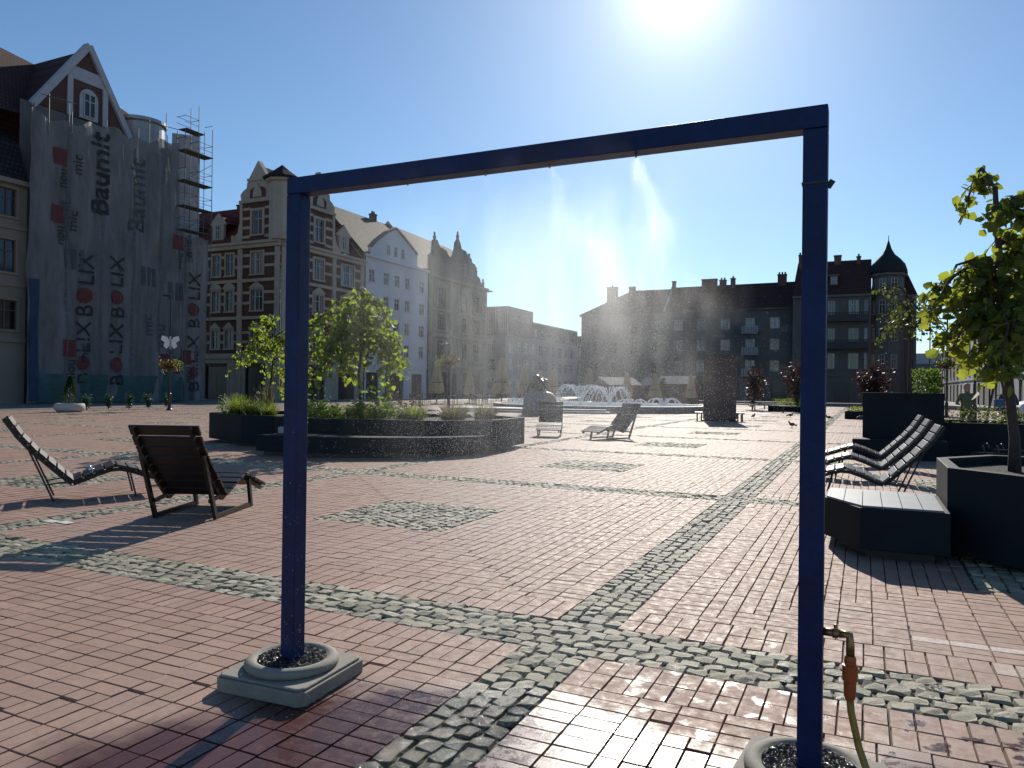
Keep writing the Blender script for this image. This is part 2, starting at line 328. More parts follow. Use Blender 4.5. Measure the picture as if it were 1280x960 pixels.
# ------------------------------------------------------------------ ground
PX, PY = 6.2, 6.2
BX = [-1.54 + PX*k for k in range(-6, 3)]            # cobble bands running into depth (centres)
BY = [4.13 + 6.25*k for k in range(-1, 13)]          # cobble bands running across
WX, WY = .195, .265                                  # half widths
def slab(name, x0, x1, y0, y1, z, mat):
    b = MB(); b.add([(x0,y0,z),(x1,y0,z),(x1,y1,z),(x0,y1,z)], [(0,1,2,3)]); return tag(b.build(name, mat), kind='structure')
slab('ground', -900, 900, -600, 1400, -.035, simple('far_pavement', (.20, .17, .155), .75, .2, .3, 8, .2, .02))
slab('plaza_bedding', -40, 12, -3, 86, -.014, JOINT)
slab('side_pavement', -75, -40.004, 0, 140, -.004, simple('granite_pavement', (.19, .175, .165), .6, .2, .5, 20, .3, .01))
def brick_arrays():
    rows = []   # cx, cy, hw(x), hh(y)
    for i in range(len(BX)-1):
        for j in range(len(BY)-1):
            cx, cy = (BX[i]+BX[i+1])/2, (BY[j]+BY[j+1])/2; hx, hy = (BX[i+1]-BX[i])/2-WX, (BY[j+1]-BY[j])/2-WY
            L = []
            w = .1035
            for k in range(2):   # soldier courses, long side across the border
                d0 = .2*k
                n = int(2*hx/w+.5); ww = 2*hx/n
                for a in range(n):
                    u = -hx+ww*(a+.5)
                    for sgn in (-1, 1): L.append((u, sgn*(hy-d0-.1), ww/2, .1))
                hh = hy-.4; n = int(2*hh/w+.5); ww = 2*hh/n
                for a in range(n):
                    v = -hh+ww*(a+.5)
                    for sgn in (-1, 1): L.append((sgn*(hx-d0-.1), v, .1, ww/2))
            k = 0; d = .4
            while True:
                ex, ey = hx-d, hy-d
                if ey <= .8+.03 or ex <= .8+.03: break
                cw = .1
                for (half, other, swap) in ((ex, ey, False), (ey-cw, ex, True)):
                    off = -half - (.1 if k % 2 else 0)
                    t = off
                    while t < half-1e-3:
                        a0, a1 = max(t, -half), min(t+.2, half)
                        if a1-a0 > .03:
                            for sgn in (-1, 1):
                                c = (a0+a1)/2; q = sgn*(other-cw/2)
                                L.append((q, c, cw/2, (a1-a0)/2) if swap else (c, q, (a1-a0)/2, cw/2))
                        t += .2
                d += cw; k += 1
            A = np.array(L); A[:, 0] += cx; A[:, 1] += cy; rows.append((cx, cy, A))
    return rows
near, far = [], []
for cx, cy, A in brick_arrays(): (near if math.hypot(cx, cy) < 17 and cx > -15 else far).append(A)
rg = np.random.default_rng(3)
def pale_of(A):
    p = np.zeros(len(A))
    for (x, y, rx, ry, k) in ((.60, 5.0, .26, .055, .9), (-3.1, 4.5, .12, .05, .35), (.9, 4.7, .3, .06, .6)):
        p = np.maximum(p, k*((np.abs(A[:, 0]-x) < rx) & (np.abs(A[:, 1]-y) < ry)))
    return p
A = np.concatenate(near); n = len(A); g_ = .0022; ch = .003
hw, hh = A[:, 2]-g_, A[:, 3]-g_; ok = (hw > .012) & (hh > .012); A, hw, hh = A[ok], hw[ok], hh[ok]; n = len(A)
V = np.zeros((n, 8, 3), np.float32); sx = np.array([-1, 1, 1, -1]); sy = np.array([-1, -1, 1, 1])
jx = rg.normal(0, .0014, (n, 1)); tz = rg.normal(0, .0009, (n, 1)); tx = rg.normal(0, .006, (n, 1)); ty = rg.normal(0, .006, (n, 1))
V[:, :4, 0] = A[:, :1]+jx+sx*hw[:, None]; V[:, :4, 1] = A[:, 1:2]+sy*hh[:, None]; V[:, :4, 2] = -.016
V[:, 4:, 0] = A[:, :1]+jx+sx*(hw[:, None]-ch); V[:, 4:, 1] = A[:, 1:2]+sy*(hh[:, None]-ch)
V[:, 4:, 2] = tz + tx*sx*hw[:, None] + ty*sy*hh[:, None]
f = np.array([(4,5,6,7),(0,1,5,4),(1,2,6,5),(2,3,7,6),(3,0,4,7)]); F = (np.arange(n)[:, None, None]*8 + f).reshape(-1, 4)
rv = np.repeat(np.clip(rg.normal(.5, .24, n), 0, 1), 8)
tag(np_mesh('brick_paving', V.reshape(-1, 3), F, BRICK, {'rnd': rv, 'pale': np.repeat(pale_of(A), 8)}), kind='structure')
A = np.concatenate(far); hw, hh = A[:, 2]-.0034, A[:, 3]-.0034; ok = (hw > .012) & (hh > .012); A, hw, hh = A[ok], hw[ok], hh[ok]; n = len(A)
V = np.zeros((n, 4, 3), np.float32); V[:, :, 0] = A[:, :1]+sx*hw[:, None]; V[:, :, 1] = A[:, 1:2]+sy*hh[:, None]
V[:, :, 2] = rg.normal(-.001, .0009, (n, 1)) + rg.normal(0, .005, (n, 1))*sx*hw[:, None] + rg.normal(0, .005, (n, 1))*sy*hh[:, None]
tag(np_mesh('brick_paving', V.reshape(-1, 3), np.arange(n*4).reshape(-1, 4), BRICK, {'rnd': np.repeat(np.clip(rg.normal(.5, .24, n), 0, 1), 4), 'pale': np.zeros(n*4)}), kind='structure')

# granite setts: bands and bay-centre squares
def setts(x0, x1, y0, y1, nx, ny, along):
    out = []
    lx, ly = (x1-x0)/nx, (y1-y0)/ny
    for a in range(nx):
        for b in range(ny):
            ox = (.5 if (b % 2 and along == 'x') else 0)*lx; oy = (.5 if (a % 2 and along == 'y') else 0)*ly
            out.append((x0+lx*(a+.5)+ox, y0+ly*(b+.5)+oy, lx/2, ly/2))
    return out
C = []
for y in BY:
    nx = int((BX[-1]-BX[0])/.118); C += setts(BX[0], BX[-1], y-WY, y+WY, nx, 5, 'x')
for x in BX:
    for j in range(len(BY)-1):
        y0, y1 = BY[j]+WY, BY[j+1]-WY; C += setts(x-WX, x+WX, y0, y1, 4, int((y1-y0)/.112), 'y')
for i in range(len(BX)-1):
    for j in range(len(BY)-1):
        cx, cy = (BX[i]+BX[i+1])/2, (BY[j]+BY[j+1])/2; C += setts(cx-.79, cx+.79, cy-.79, cy+.79, 15, 14, 'y')
C = np.array(C); dist = np.hypot(C[:, 0], C[:, 1])
for nearby in (True, False):
    Q = C[dist < 13] if nearby else C[dist >= 13]; n = len(Q); k = 5 if nearby else 4
    t = np.array([-1, -.84, 0, .84, 1]) if nearby else np.array([-1, -.8, .8, 1]); gx, gy = np.meshgrid(t, t); gx, gy = gx.ravel(), gy.ravel()
    sc = rg.uniform(.93, 1.04, (n, 2)); rot = rg.normal(0, .07, n)
    # rounded-square outline with bumpy crown
    qx = gx*(1-.10*gy**2*np.abs(gx)); qy = gy*(1-.10*gx**2*np.abs(gy))
    X0 = qx*Q[:, 2:3]*sc[:, :1]; Y0 = qy*Q[:, 3:4]*sc[:, 1:]
    X0 = X0+rg.normal(0, .0035, X0.shape); Y0 = Y0+rg.normal(0, .0035, Y0.shape)
    e = np.maximum(np.abs(gx), np.abs(gy)); z = .004 - .004*(e**2) - .016*(e > .99)
    Z = z[None, :]+rg.normal(0, .0032 if nearby else .0015, X0.shape)+rg.normal(0, .003, (n, 1))+rg.normal(0, .045, (n, 1))*X0+rg.normal(0, .045, (n, 1))*Y0
    V = np.stack([Q[:, :1]+rg.normal(0, .004, (n, 1))+X0*np.cos(rot)[:, None]-Y0*np.sin(rot)[:, None], Q[:, 1:2]+rg.normal(0, .004, (n, 1))+X0*np.sin(rot)[:, None]+Y0*np.cos(rot)[:, None], Z], 2)
    f = np.array([(r*k+c, r*k+c+1, (r+1)*k+c+1, (r+1)*k+c) for r in range(k-1) for c in range(k-1)])
    F = (np.arange(n)[:, None, None]*k*k+f).reshape(-1, 4)
    o = np_mesh('cobble_bands', V.reshape(-1, 3), F, COB, {'rnd': np.repeat(rg.uniform(0, 1, n), k*k)}); tag(o, kind='structure')

# ------------------------------------------------------------------ misting frame
FY, FXL, FXR, PW = 2.89, -2.535, -.168, .082
TOP = 2.465
fr = empty('misting_frame', ((FXL+FXR)/2, FY, 0), 0, 'tall blue square-tube portal frame spraying mist over the plaza', 'misting frame')
cx = (FXL+FXR)/2
for x in (FXL, FXR):
    b = MB(); b.box(x-PW/2-cx, x+PW/2-cx, -PW/2, PW/2, .12, TOP-PW); b.build('post', BLUE, fr, bevel=.004)
b = MB(); b.box(FXL-PW/2-cx, FXR+PW/2-cx, -PW/2, PW/2, TOP+.002-PW, TOP); b.build('crossbeam', BLUE, fr, bevel=.004)
for x in (-1.9, -1.5, -1.2, -.83):
    b = MB(); b.lathe([(.004, .008), (.004, .014), (.006, .014), (.006, .022)], (x-cx, 0, TOP-PW-.022), 10); b.build('nozzle', BRASS, fr)
b = MB()
for z, a in ((2.19, .6),): b.obox((FXR-cx+PW/2+.008, 0, z), (.02, .006, .03), Matrix.Rotation(a, 3, 'Y')); b.box(FXR-cx-PW/2-.003, FXR-cx+PW/2+.003, -PW/2-.003, PW/2+.003, z-.004, z+.004)
b.build('cable_tie', STEEL, fr)
# water inlet
b = MB(); x0 = FXR-cx+PW/2; zi = .60
b.tube([(x0-.01, 0, zi), (x0+.055, 0, zi)], .014, 10); b.tube([(x0+.03, 0, zi), (x0+.048, 0, zi)], .019, 8); b.tube([(x0+.055, 0, zi), (x0+.085, 0, zi-.002), (x0+.088, 0, zi-.04), (x0+.088, 0, zi-.075)], .015, 10)
b.tube([(x0+.04, 0, zi), (x0+.04, 0, zi+.03)], .007, 8)
pipe = b.build('inlet_pipe', BRASS, fr, smooth=True)
b = MB(); b.lathe([(.017, 0), (.02, -.012), (.02, -.03), (.026, -.032), (.026, -.085), (.021, -.09), (.02, -.14), (.014, -.155)], (x0+.088, 0, zi-.072), 14)
b.build('hose_coupling', ORANGE, fr, smooth=False)
zc = zi-.22; X0 = FXR+PW/2+.088
b = MB(); b.tube([(X0, FY, zc), (X0+.005, FY-.002, zc-.05), (X0+.03, FY-.01, zc-.16), (X0+.075, FY-.04, .10), (X0+.12, FY-.09, .03), (X0+.17, FY-.18, .017), (X0+.25, FY-.45, .014), (X0+.30, FY-1.0, .014), (X0+.1, FY-1.8, .014)], .0125, 10)
tag(b.build('garden_hose', HOSE, smooth=True), 'yellow garden hose hanging from the brass inlet on the right blue post', 'hose')
def foot(x, y, rz, label):
    r = empty('parasol_base', (x, y, 0), rz, label, 'weighted base', 'concrete bases under the blue frame')
    b = MB(); s = .258
    b.prism([(-s+.03,-s),(s-.03,-s),(s,-s+.03),(s,s-.03),(s-.03,s),(-s+.03,s),(-s,s-.03),(-s,-s+.03)], .0, .066)
    s -= .012; b.prism([(-s+.03,-s),(s-.03,-s),(s,-s+.03),(s,s-.03),(s-.03,s),(-s+.03,s),(-s,s-.03),(-s,-s+.03)], .0665, .080)
    b.build('plinth', CONC, r, bevel=.008)
    b = MB(); b.lathe([(.214, .0805), (.224, .090), (.225, .104), (.215, .118), (.193, .126), (.172, .122), (.165, .114)], n=48); b.build('rim', CONC, r, smooth=True)
    b = MB(); g2 = random.Random(int(x*100))
    b.lathe([(.165, .10), (.1649, .116), (0.0001, .116)], n=32)
    for k in range(900):
        a, q = g2.uniform(0, 6.28), .158*math.sqrt(g2.random()); b.ball((q*math.cos(a), q*math.sin(a), .116), g2.uniform(.004, .009), n=5, jit=.25, rg=g2)
    b.build('gravel_fill', PEBBLE, r)
    return r
foot(FXL, FY, R(3), 'concrete base with black gravel under the left blue post')
foot(FXR, FY, R(-6), 'wet concrete base under the right blue post with the hose')

# ------------------------------------------------------------------ mist and droplets
def mist_mat(name, k, zscale, thr, aniso=.75, sc=3.0):
    m = bpy.data.materials.new(name); m.use_nodes = True; nt = m.node_tree; nt.nodes.clear()
    out = N(nt, 'ShaderNodeOutputMaterial'); v = N(nt, 'ShaderNodeVolumePrincipled'); nt.links.new(v.outputs[0], out.inputs['Volume'])
    v.inputs['Color'].default_value = (.97, .97, .97, 1); v.inputs['Anisotropy'].default_value = aniso
    g = N(nt, 'ShaderNodeNewGeometry'); mp = N(nt, 'ShaderNodeMapping'); mp.inputs['Scale'].default_value = (1, 1, zscale); nt.links.new(g.outputs['Position'], mp.inputs[0])
    n = noise(nt, sc, 5, .65, mp.outputs[0]); n.inputs['Distortion'].default_value = .6
    d = math_(nt, 'MULTIPLY', math_(nt, 'SUBTRACT', n.outputs[0], thr), 3.2, clamp=True)
    sx = N(nt, 'ShaderNodeSeparateXYZ'); nt.links.new(g.outputs['Position'], sx.inputs[0])
    return m, nt, v, d, sx
def plume(nx, lean, length, r1, k, label):
    # a leaning cone of fine spray below one nozzle, faded towards its rim and its end
    m, nt, v, d, sx = mist_mat('spray_volume', k, .22, .42, .8, 15.0)
    g2 = N(nt, 'ShaderNodeNewGeometry'); wn = noise(nt, 3.2, 5, .65, g2.outputs['Position']); ww = N(nt, 'ShaderNodeVectorMath', operation='SUBTRACT'); nt.links.new(wn.outputs['Color'], ww.inputs[0]); ww.inputs[1].default_value = (.5, .5, .5)
    sx0 = N(nt, 'ShaderNodeSeparateXYZ'); nt.links.new(g2.outputs['Position'], sx0.inputs[0]); amp = math_(nt, 'MULTIPLY', math_(nt, 'SUBTRACT', 2.40, sx0.outputs[2]), 2.0)
    sc_ = N(nt, 'ShaderNodeVectorMath', operation='SCALE'); nt.links.new(ww.outputs[0], sc_.inputs[0]); nt.links.new(amp, sc_.inputs['Scale'])
    ad_ = N(nt, 'ShaderNodeVectorMath', operation='ADD'); nt.links.new(g2.outputs['Position'], ad_.inputs[0]); nt.links.new(sc_.outputs[0], ad_.inputs[1])
    sx = N(nt, 'ShaderNodeSeparateXYZ'); nt.links.new(ad_.outputs[0], sx.inputs[0])
    s = math_(nt, 'DIVIDE', math_(nt, 'SUBTRACT', 2.39, sx.outputs[2]), length, clamp=False)      # 0 at nozzle .. 1 at end
    ax = math_(nt, 'ADD', nx, math_(nt, 'MULTIPLY', s, lean)); dx = math_(nt, 'SUBTRACT', sx.outputs[0], ax); dy = math_(nt, 'SUBTRACT', sx.outputs[1], FY)
    rr = math_(nt, 'SQRT', math_(nt, 'ADD', math_(nt, 'MULTIPLY', dx, dx), math_(nt, 'MULTIPLY', dy, dy)))
    rad = math_(nt, 'MAXIMUM', math_(nt, 'ADD', .012, math_(nt, 'MULTIPLY', s, r1)), .005); q = math_(nt, 'SUBTRACT', 1.0, math_(nt, 'DIVIDE', rr, rad), clamp=True)
    fade = math_(nt, 'MULTIPLY', math_(nt, 'SUBTRACT', 1.0, s, clamp=True), math_(nt, 'DIVIDE', k, math_(nt, 'ADD', .12, math_(nt, 'MAXIMUM', s, 0))))
    nt.links.new(math_(nt, 'MULTIPLY', math_(nt, 'MULTIPLY', d, q), fade), v.inputs['Density'])
    b = MB(); b.tube([(nx, FY, 2.375), (nx+lean*.1, FY, 2.40-length*.1), (nx+lean, FY, 2.40-length)], [.03, r1*.35+.03, r1*1.5+.05], 20)
    tag(b.build('spray_plume', m), label, None, 'spray plumes', 'stuff')
plume(-1.9, .05, .55, .16, .22, 'thin spray'); plume(-1.5, .22, .75, .22, .40, 'thin spray')
plume(-1.2, .50, 1.15, .50, .80, 'dense spray'); plume(-.83, .22, 1.1, .50, .72, 'dense spray')
m, nt_, v, d, sx_ = mist_mat('drifting_mist_volume', 1, .20, .46, .74, 6.5)
def win(nt, s, a, b_, fa, fb):
    up_ = math_(nt, 'DIVIDE', math_(nt, 'SUBTRACT', s, a), fa, clamp=True); dn = math_(nt, 'DIVIDE', math_(nt, 'SUBTRACT', b_, s), fb, clamp=True)
    return math_(nt, 'MULTIPLY', up_, dn)
mk = math_(nt_, 'MULTIPLY', win(nt_, sx_.outputs[0], -2.3, -.55, .8, .45), win(nt_, sx_.outputs[2], .75, 2.35, 1.1, .45))
mk = math_(nt_, 'MULTIPLY', mk, win(nt_, sx_.outputs[1], 2.3, 3.9, .4, .6))
nt_.links.new(math_(nt_, 'MULTIPLY', math_(nt_, 'MULTIPLY', d, mk), .72), v.inputs['Density'])
b = MB(); b.box(-2.2, -.25, 2.28, 3.92, .2, 2.36); tag(b.build('water_mist', m), 'drifting water mist below the blue crossbeam', None, None, 'stuff')
# falling droplets
m, nt_, b_ = new_mat('water_droplet'); b_.inputs['Base Color'].default_value = (.85, .87, .9, 1); b_.inputs['Roughness'].default_value = .2
t = N(nt_, 'ShaderNodeBsdfTranslucent'); t.inputs[0].default_value = (.9, .9, .9, 1); mx = N(nt_, 'ShaderNodeMixShader'); mx.inputs[0].default_value = .7
nt_.links.new(b_.outputs[0], mx.inputs[1]); nt_.links.new(t.outputs[0], mx.inputs[2]); nt_.links.new(mx.outputs[0], nt_.nodes['Material Output'].inputs[0])
n = 150000
src = np.array([-1.9, -1.5, -1.2, -.83])[rg.choice(4, n, p=[.05, .21, .40, .34])]
fall = rg.uniform(0, 1, n)**.75*2.25; spread = .05+.22*fall
X = src+.0*fall+rg.normal(0, 1, n)*spread; Y = FY+rg.normal(.15, 1, n)*spread*.9; Z = 2.38-fall
keep = (Z > .25) & (Y > 1.9) & (X > -2.05) & (X < -.25); X, Y, Z = X[keep], Y[keep], Z[keep]; n = len(X)
sz = rg.uniform(.0003, .00085, n)*(.45+.55*np.clip((2.4-Z)/1.2, 0, 1))
T = np.array([(1,1,1),(1,-1,-1),(-1,1,-1),(-1,-1,1)], float)*.8
V = np.stack([X, Y, Z], 1)[:, None, :]+T[None]*sz[:, None, None]*np.array([1, 1, 1.5])
f = np.array([(0,1,2),(0,3,1),(0,2,3),(1,3,2)]); tag(np_mesh('falling_droplets', V.reshape(-1, 3), (np.arange(n)[:, None, None]*4+f).reshape(-1, 3), m), 'fine water droplets falling under the frame', None, None, 'stuff')

# ------------------------------------------------------------------ slatted loungers
def lounger_mesh(wood, W_=.74, thin=False):
    r = empty('sun_lounger', (0, 0, 0))
    prof = [(-.70, 1.02), (-.56, .80), (-.42, .63), (-.26, .47), (-.12, .33), (0, .22), (.13, .27), (.27, .33), (.41, .375), (.53, .38), (.66, .345), (.80, .29), (.95, .24), (1.06, .20)]
    # slats laid along the profile
    def lay(pts, cnt):
        P = [Vector((x, 0, z)) for x, z in pts]; L = [0]
        for i in range(1, len(P)): L.append(L[-1]+(P[i]-P[i-1]).length)
        out = []
        for k in range(cnt):
            s = L[-1]*(k+.5)/cnt
            i = max(j for j in range(len(L)-1) if L[j] <= s); t = (s-L[i])/(L[i+1]-L[i]); d = (P[i+1]-P[i]).normalized(); out.append((P[i].lerp(P[i+1], t), d))
        return out, L[-1]/cnt
    for nm, pts, cnt in (('backrest', prof[:6], 8), ('seat', prof[5:], 9)):
        sl, pitch_ = lay(pts, cnt); b = MB()
        for p, d in sl:
            nrm = Vector((-d.z, 0, d.x)); M = Matrix((d, Vector((0, 1, 0)), nrm)).transposed()
            b.obox(p+nrm*.018, (pitch_-.022, W_, .028), M)
        b.build(nm, wood, r, bevel=.003)
    for s in (-1, 1):
        b = MB(); y = s*(W_/2-.07)
        for i in range(len(prof)-1):
            a, c = Vector((prof[i][0], y, prof[i][1])), Vector((prof[i+1][0], y, prof[i+1][1])); d = (c-a).normalized(); M = Matrix((d, Vector((0, 1, 0)), Vector((-d.z, 0, d.x)))).transposed()
            b.obox((a+c)/2-Vector((-d.z, 0, d.x))*.022, ((c-a).length+.01, .03, .045), M)
        b.build('side_frame', STEEL if thin else WOOD, r)
        def bar(a, c, w=.03, t=.05):
            if thin: w, t = w*.6, t*.42
            a, c = Vector(a), Vector(c); d = (c-a).normalized(); b = MB(); M = Matrix((d, Vector((0, 1, 0)), d.cross(Vector((0, 1, 0))))).transposed(); b.obox((a+c)/2, ((c-a).length, w, t), M); return b
        y2 = s*(W_/2-.035)
        bar((-.50, y2, .72), (-.20, y2, 0), .035, .05).build('leg', STEEL if thin else wood, r)
        bar((.62, y2, .34), (.70, y2, 0), .035, .05).build('leg', STEEL if thin else wood, r)
        if not thin: bar((-.19, y2, .03), (.69, y2, .03), .028, .045).build('ground_rail', STEEL if thin else wood, r)
        bar((-.28, y2-s*.035, .20), (.05, y2-s*.035, .24), .028, .04).build('brace', STEEL if thin else wood, r)
    return r
L0 = lounger_mesh(WOOD); L1 = lounger_mesh(WOOD2, .66, True); L2 = lounger_mesh(WOOD, .66, True)
GR = 'slatted sun loungers on the plaza'
def place(o, x, y, fx, fy, label, first=False):
    c = o if first else copy_tree(o); c.location = (x, y, 0); c.rotation_euler = (0, 0, math.atan2(fy, fx)); return tag(c, label, 'sun lounger', GR)
# origin is the seat/back joint; facing = foot direction
def at_rear(x, y, fx, fy):   # from rear-leg centre to origin (.20 ahead)
    l = math.hypot(fx, fy); return x+fx/l*.20, y+fy/l*.20
for i, (o, rx, ry, fx, fy, lab) in enumerate([
    (L0, -6.61, 5.83, -.36, .93, 'dark wooden slatted lounger seen from behind, beside the left blue post'),
    (L2, -9.15, 6.05, .55, .83, 'dark slatted lounger at the left edge with a silver ball on its seat'),
    (L0, -8.83, 21.6, .33, -.94, 'slatted lounger facing us before the stone sculpture block, left of the fountain pair'),
    (L0, -6.55, 21.5, -.45, -.89, 'slatted lounger turned to the left in front of the fountain, right of a pair'),
    (L1, .42, 11.6, -1, -.03, 'nearest of three parallel slatted loungers beside the right bench'),
    (L1, .45, 13.9, -1, -.03, 'middle of three parallel slatted loungers between the planters'),
    (L1, .48, 16.4, -1, -.03, 'farthest of three parallel slatted loungers, next to the tall back planter')]):
    x, y = at_rear(rx, ry, fx, fy); place(o, x, y, fx, fy, lab, first=(i in (0, 1, 4)))
b = MB(); rb = random.Random(4); b.ball((-8.93, 6.37, .345), .055, .05, .045, 14, .12, rb)
tag(b.build('foil_ball', simple('crumpled_foil', (.7, .72, .78), .22, .1, 20, 30, .8, .01, metal=.9)), 'crumpled silver foil ball lying on the left lounger seat', 'foil ball')
for (x, y, lab) in ((-7.43, 5.04, 'flat white paper scrap on the bricks left of the dark lounger shadow'), (-7.62, 5.02, 'small torn paper piece next to the larger scrap')):
    b = MB(); b.add([(x-.09, y-.03, .008), (x+.07, y-.045, .006), (x+.1, y+.03, .012), (x-.05, y+.04, .016)], [(0, 1, 2, 3)]); b.prism([(x-.04, y-.02), (x+.03, y-.02), (x+.03, y+.01)], .006, .009)
    tag(b.build('paper_scrap', simple('white_paper', (.7, .7, .68), .7, .05)), lab, 'litter', 'paper scraps on the bricks')

# ------------------------------------------------------------------ planters and benches
def inset(poly, d):
    n = len(poly); c = Vector((sum(p[0] for p in poly)/n, sum(p[1] for p in poly)/n)); return [tuple(c+(Vector(p)-c)*(1-d/(Vector(p)-c).length)) for p in poly]
def planter(poly, h, label, name='concrete_planter', soil=True, zb=.0):
    n = len(poly); c = (sum(p[0] for p in poly)/n, sum(p[1] for p in poly)/n)
    r = empty(name, (c[0], c[1], 0), 0, label, 'planter'); P = [(x-c[0], y-c[1]) for x, y in poly]
    area = sum(P[i][0]*P[(i+1)%n][1]-P[(i+1)%n][0]*P[i][1] for i in range(n))
    if area < 0: P = P[::-1]
    q = inset(P, .11); b = MB()
    vs = [(x,y,zb) for x,y in P]+[(x,y,h) for x,y in P]+[(x,y,h) for x,y in q]+[(x,y,h-.12) for x,y in q]
    fs = [(i,(i+1)%n,n+(i+1)%n,n+i) for i in range(n)]+[(n+i,n+(i+1)%n,2*n+(i+1)%n,2*n+i) for i in range(n)]+[(2*n+i,2*n+(i+1)%n,3*n+(i+1)%n,3*n+i) for i in range(n)]
    fs.append(tuple(range(n-1, -1, -1)))
    b.add(vs, fs); b.build('planter_wall', PLANTER, r, bevel=.008)
    if zb > 0:
        b = MB(); b.prism(inset(P, .30), .0, zb-.003); b.build('foot', STEEL, r)
    b = MB(); b.prism(inset(P, .105), h-.13, h-.09); b.build('soil', SOIL, r)
    return r
def bench(poly, h, label, joints=None):
    n = len(poly); c = (sum(p[0] for p in poly)/n, sum(p[1] for p in poly)/n); P = [(x-c[0], y-c[1]) for x, y in poly]
    r = empty('concrete_bench', (c[0], c[1], 0), 0, label, 'bench')
    b = MB(); b.prism(P, .09, h); b.build('bench_body', PLANTER, r, bevel=.01)
    b = MB(); b.prism(inset(P, .16), 0, .088); b.build('foot', STEEL, r)
    if joints:     # pale slabs on top
        x0, x1, y0, y1, dx = joints; x = x0
        b = MB()
        while x < x1-.05:
            e = min(x+dx, x1)-.006
            b.prism([(x-c[0], y0(x)-c[1]), (e-c[0], y0(e)-c[1]), (e-c[0], y1-c[1]), (x-c[0], y1-c[1])], h+.001, h+.018); x += dx
        b.build('seat_slabs', SLABTOP, r)
    return r
# left octagonal island
planter([(-15.1, 14.0), (-13.3, 13.3), (-12.45, 13.45), (-12.45, 15.9), (-14.2, 16.6), (-15.6, 15.6)], .73, 'dark concrete planter with grasses at the left end of the planter island', zb=.08)
planter([(-12.35, 13.35), (-11.5, 13.05), (-9.9, 13.15), (-8.35, 13.75), (-7.45, 14.95), (-7.6, 16.9), (-9.4, 17.9), (-12.35, 16.6)], .73, 'large dark concrete planter with tree and herbs, centre left', zb=.08)
bench([(-11.35, 11.75), (-10.2, 11.85), (-9.0, 12.35), (-7.85, 13.2), (-7.35, 14.2), (-7.48, 14.8), (-8.33, 13.66), (-9.88, 13.06), (-11.3, 12.96)], .42, 'dark concrete bench wrapping the front of the left planter island')
b = MB(); b.box(-11.27, -10.82, 12.3, 12.6, .421, .56); tag(b.build('metal_box', ZINC, bevel=.01), 'small shiny metal box on the left end of the dark bench', 'box')
# right: near planter, bench, back planters
planter([(.66, 8.72), (.66, 7.60), (1.25, 7.02), (2.6, 7.0), (3.2, 8.0), (2.9, 9.3), (1.2, 9.45)], .80, 'near dark concrete planter with a young tree at the right edge', zb=.06)
bench([(-.34, 7.75), (-.03, 7.18), (.655, 7.20), (.655, 8.40), (-.34, 8.40)], .45, 'low dark concrete bench with pale seat slabs, behind the right blue post',
      (-.32, .64, lambda x: 7.21 + max(0, (-.03-x))*1.75, 8.38, .155))
planter([(-.05, 19.0), (1.58, 19.0), (1.58, 21.4), (-.05, 21.4)], 1.45, 'tall dark planter behind the three loungers, with a thin tree', zb=.04)
b = MB(); b.box(-.25, 1.6, 18.3, 18.99, 0, .42); tag(b.build('concrete_bench', PLANTER, bevel=.01), 'dark block bench against the tall back planter', 'bench')
planter([(1.62, 20.0), (3.55, 20.0), (3.75, 22.4), (1.62, 22.4)], .78, 'low dark planter right of the tall one, in front of the standing people', zb=.04)
planter([(-1.0, 44.5), (1.6, 44.5), (1.6, 46.5), (-1.0, 46.5)], .42, 'low black planter with green edging beyond the tall planter')
planter([(-6.3, 56.5), (-3.0, 56.5), (-3.0, 58.5), (-6.3, 58.5)], .40, 'low black planter with a yellow-green hedge before the green house')

# ------------------------------------------------------------------ leaves, grasses, trees
def leaves_obj(name, P, size, mat, parent=None, seed=0, droop=.3, wide=.75, jit=.35):
    g = np.random.default_rng(seed); P = np.asarray(P, float); n = len(P)
    s = size*(1+g.uniform(-jit, jit, n))
    az = g.uniform(0, 2*np.pi, n); el = g.normal(-droop, .5, n)
    d = np.stack([np.cos(az)*np.cos(el), np.sin(az)*np.cos(el), np.sin(el)], 1)
    a = np.cross(d, g.normal(0, 1, (n, 3))+np.array([0, 0, .4])); a /= np.linalg.norm(a, axis=1)[:, None]+1e-9; nn = np.cross(a, d)
    s = s[:, None]; w = wide
    pts = [P, P+d*s*.35+a*s*w*.5+nn*s*.10, P+d*s*.8+a*s*w*.28+nn*s*.04, P+d*s, P+d*s*.8-a*s*w*.28+nn*s*.04, P+d*s*.35-a*s*w*.5+nn*s*.10]
    V = np.stack(pts, 1).reshape(-1, 3); F = (np.arange(n)[:, None, None]*6+np.array([(0,1,2,3),(0,3,4,5)])).reshape(-1, 4)
    o = np_mesh(name, V, F, mat, {'rnd': np.repeat(g.uniform(0, 1, n), 6)})
    if parent is not None: o.parent = parent
    return o
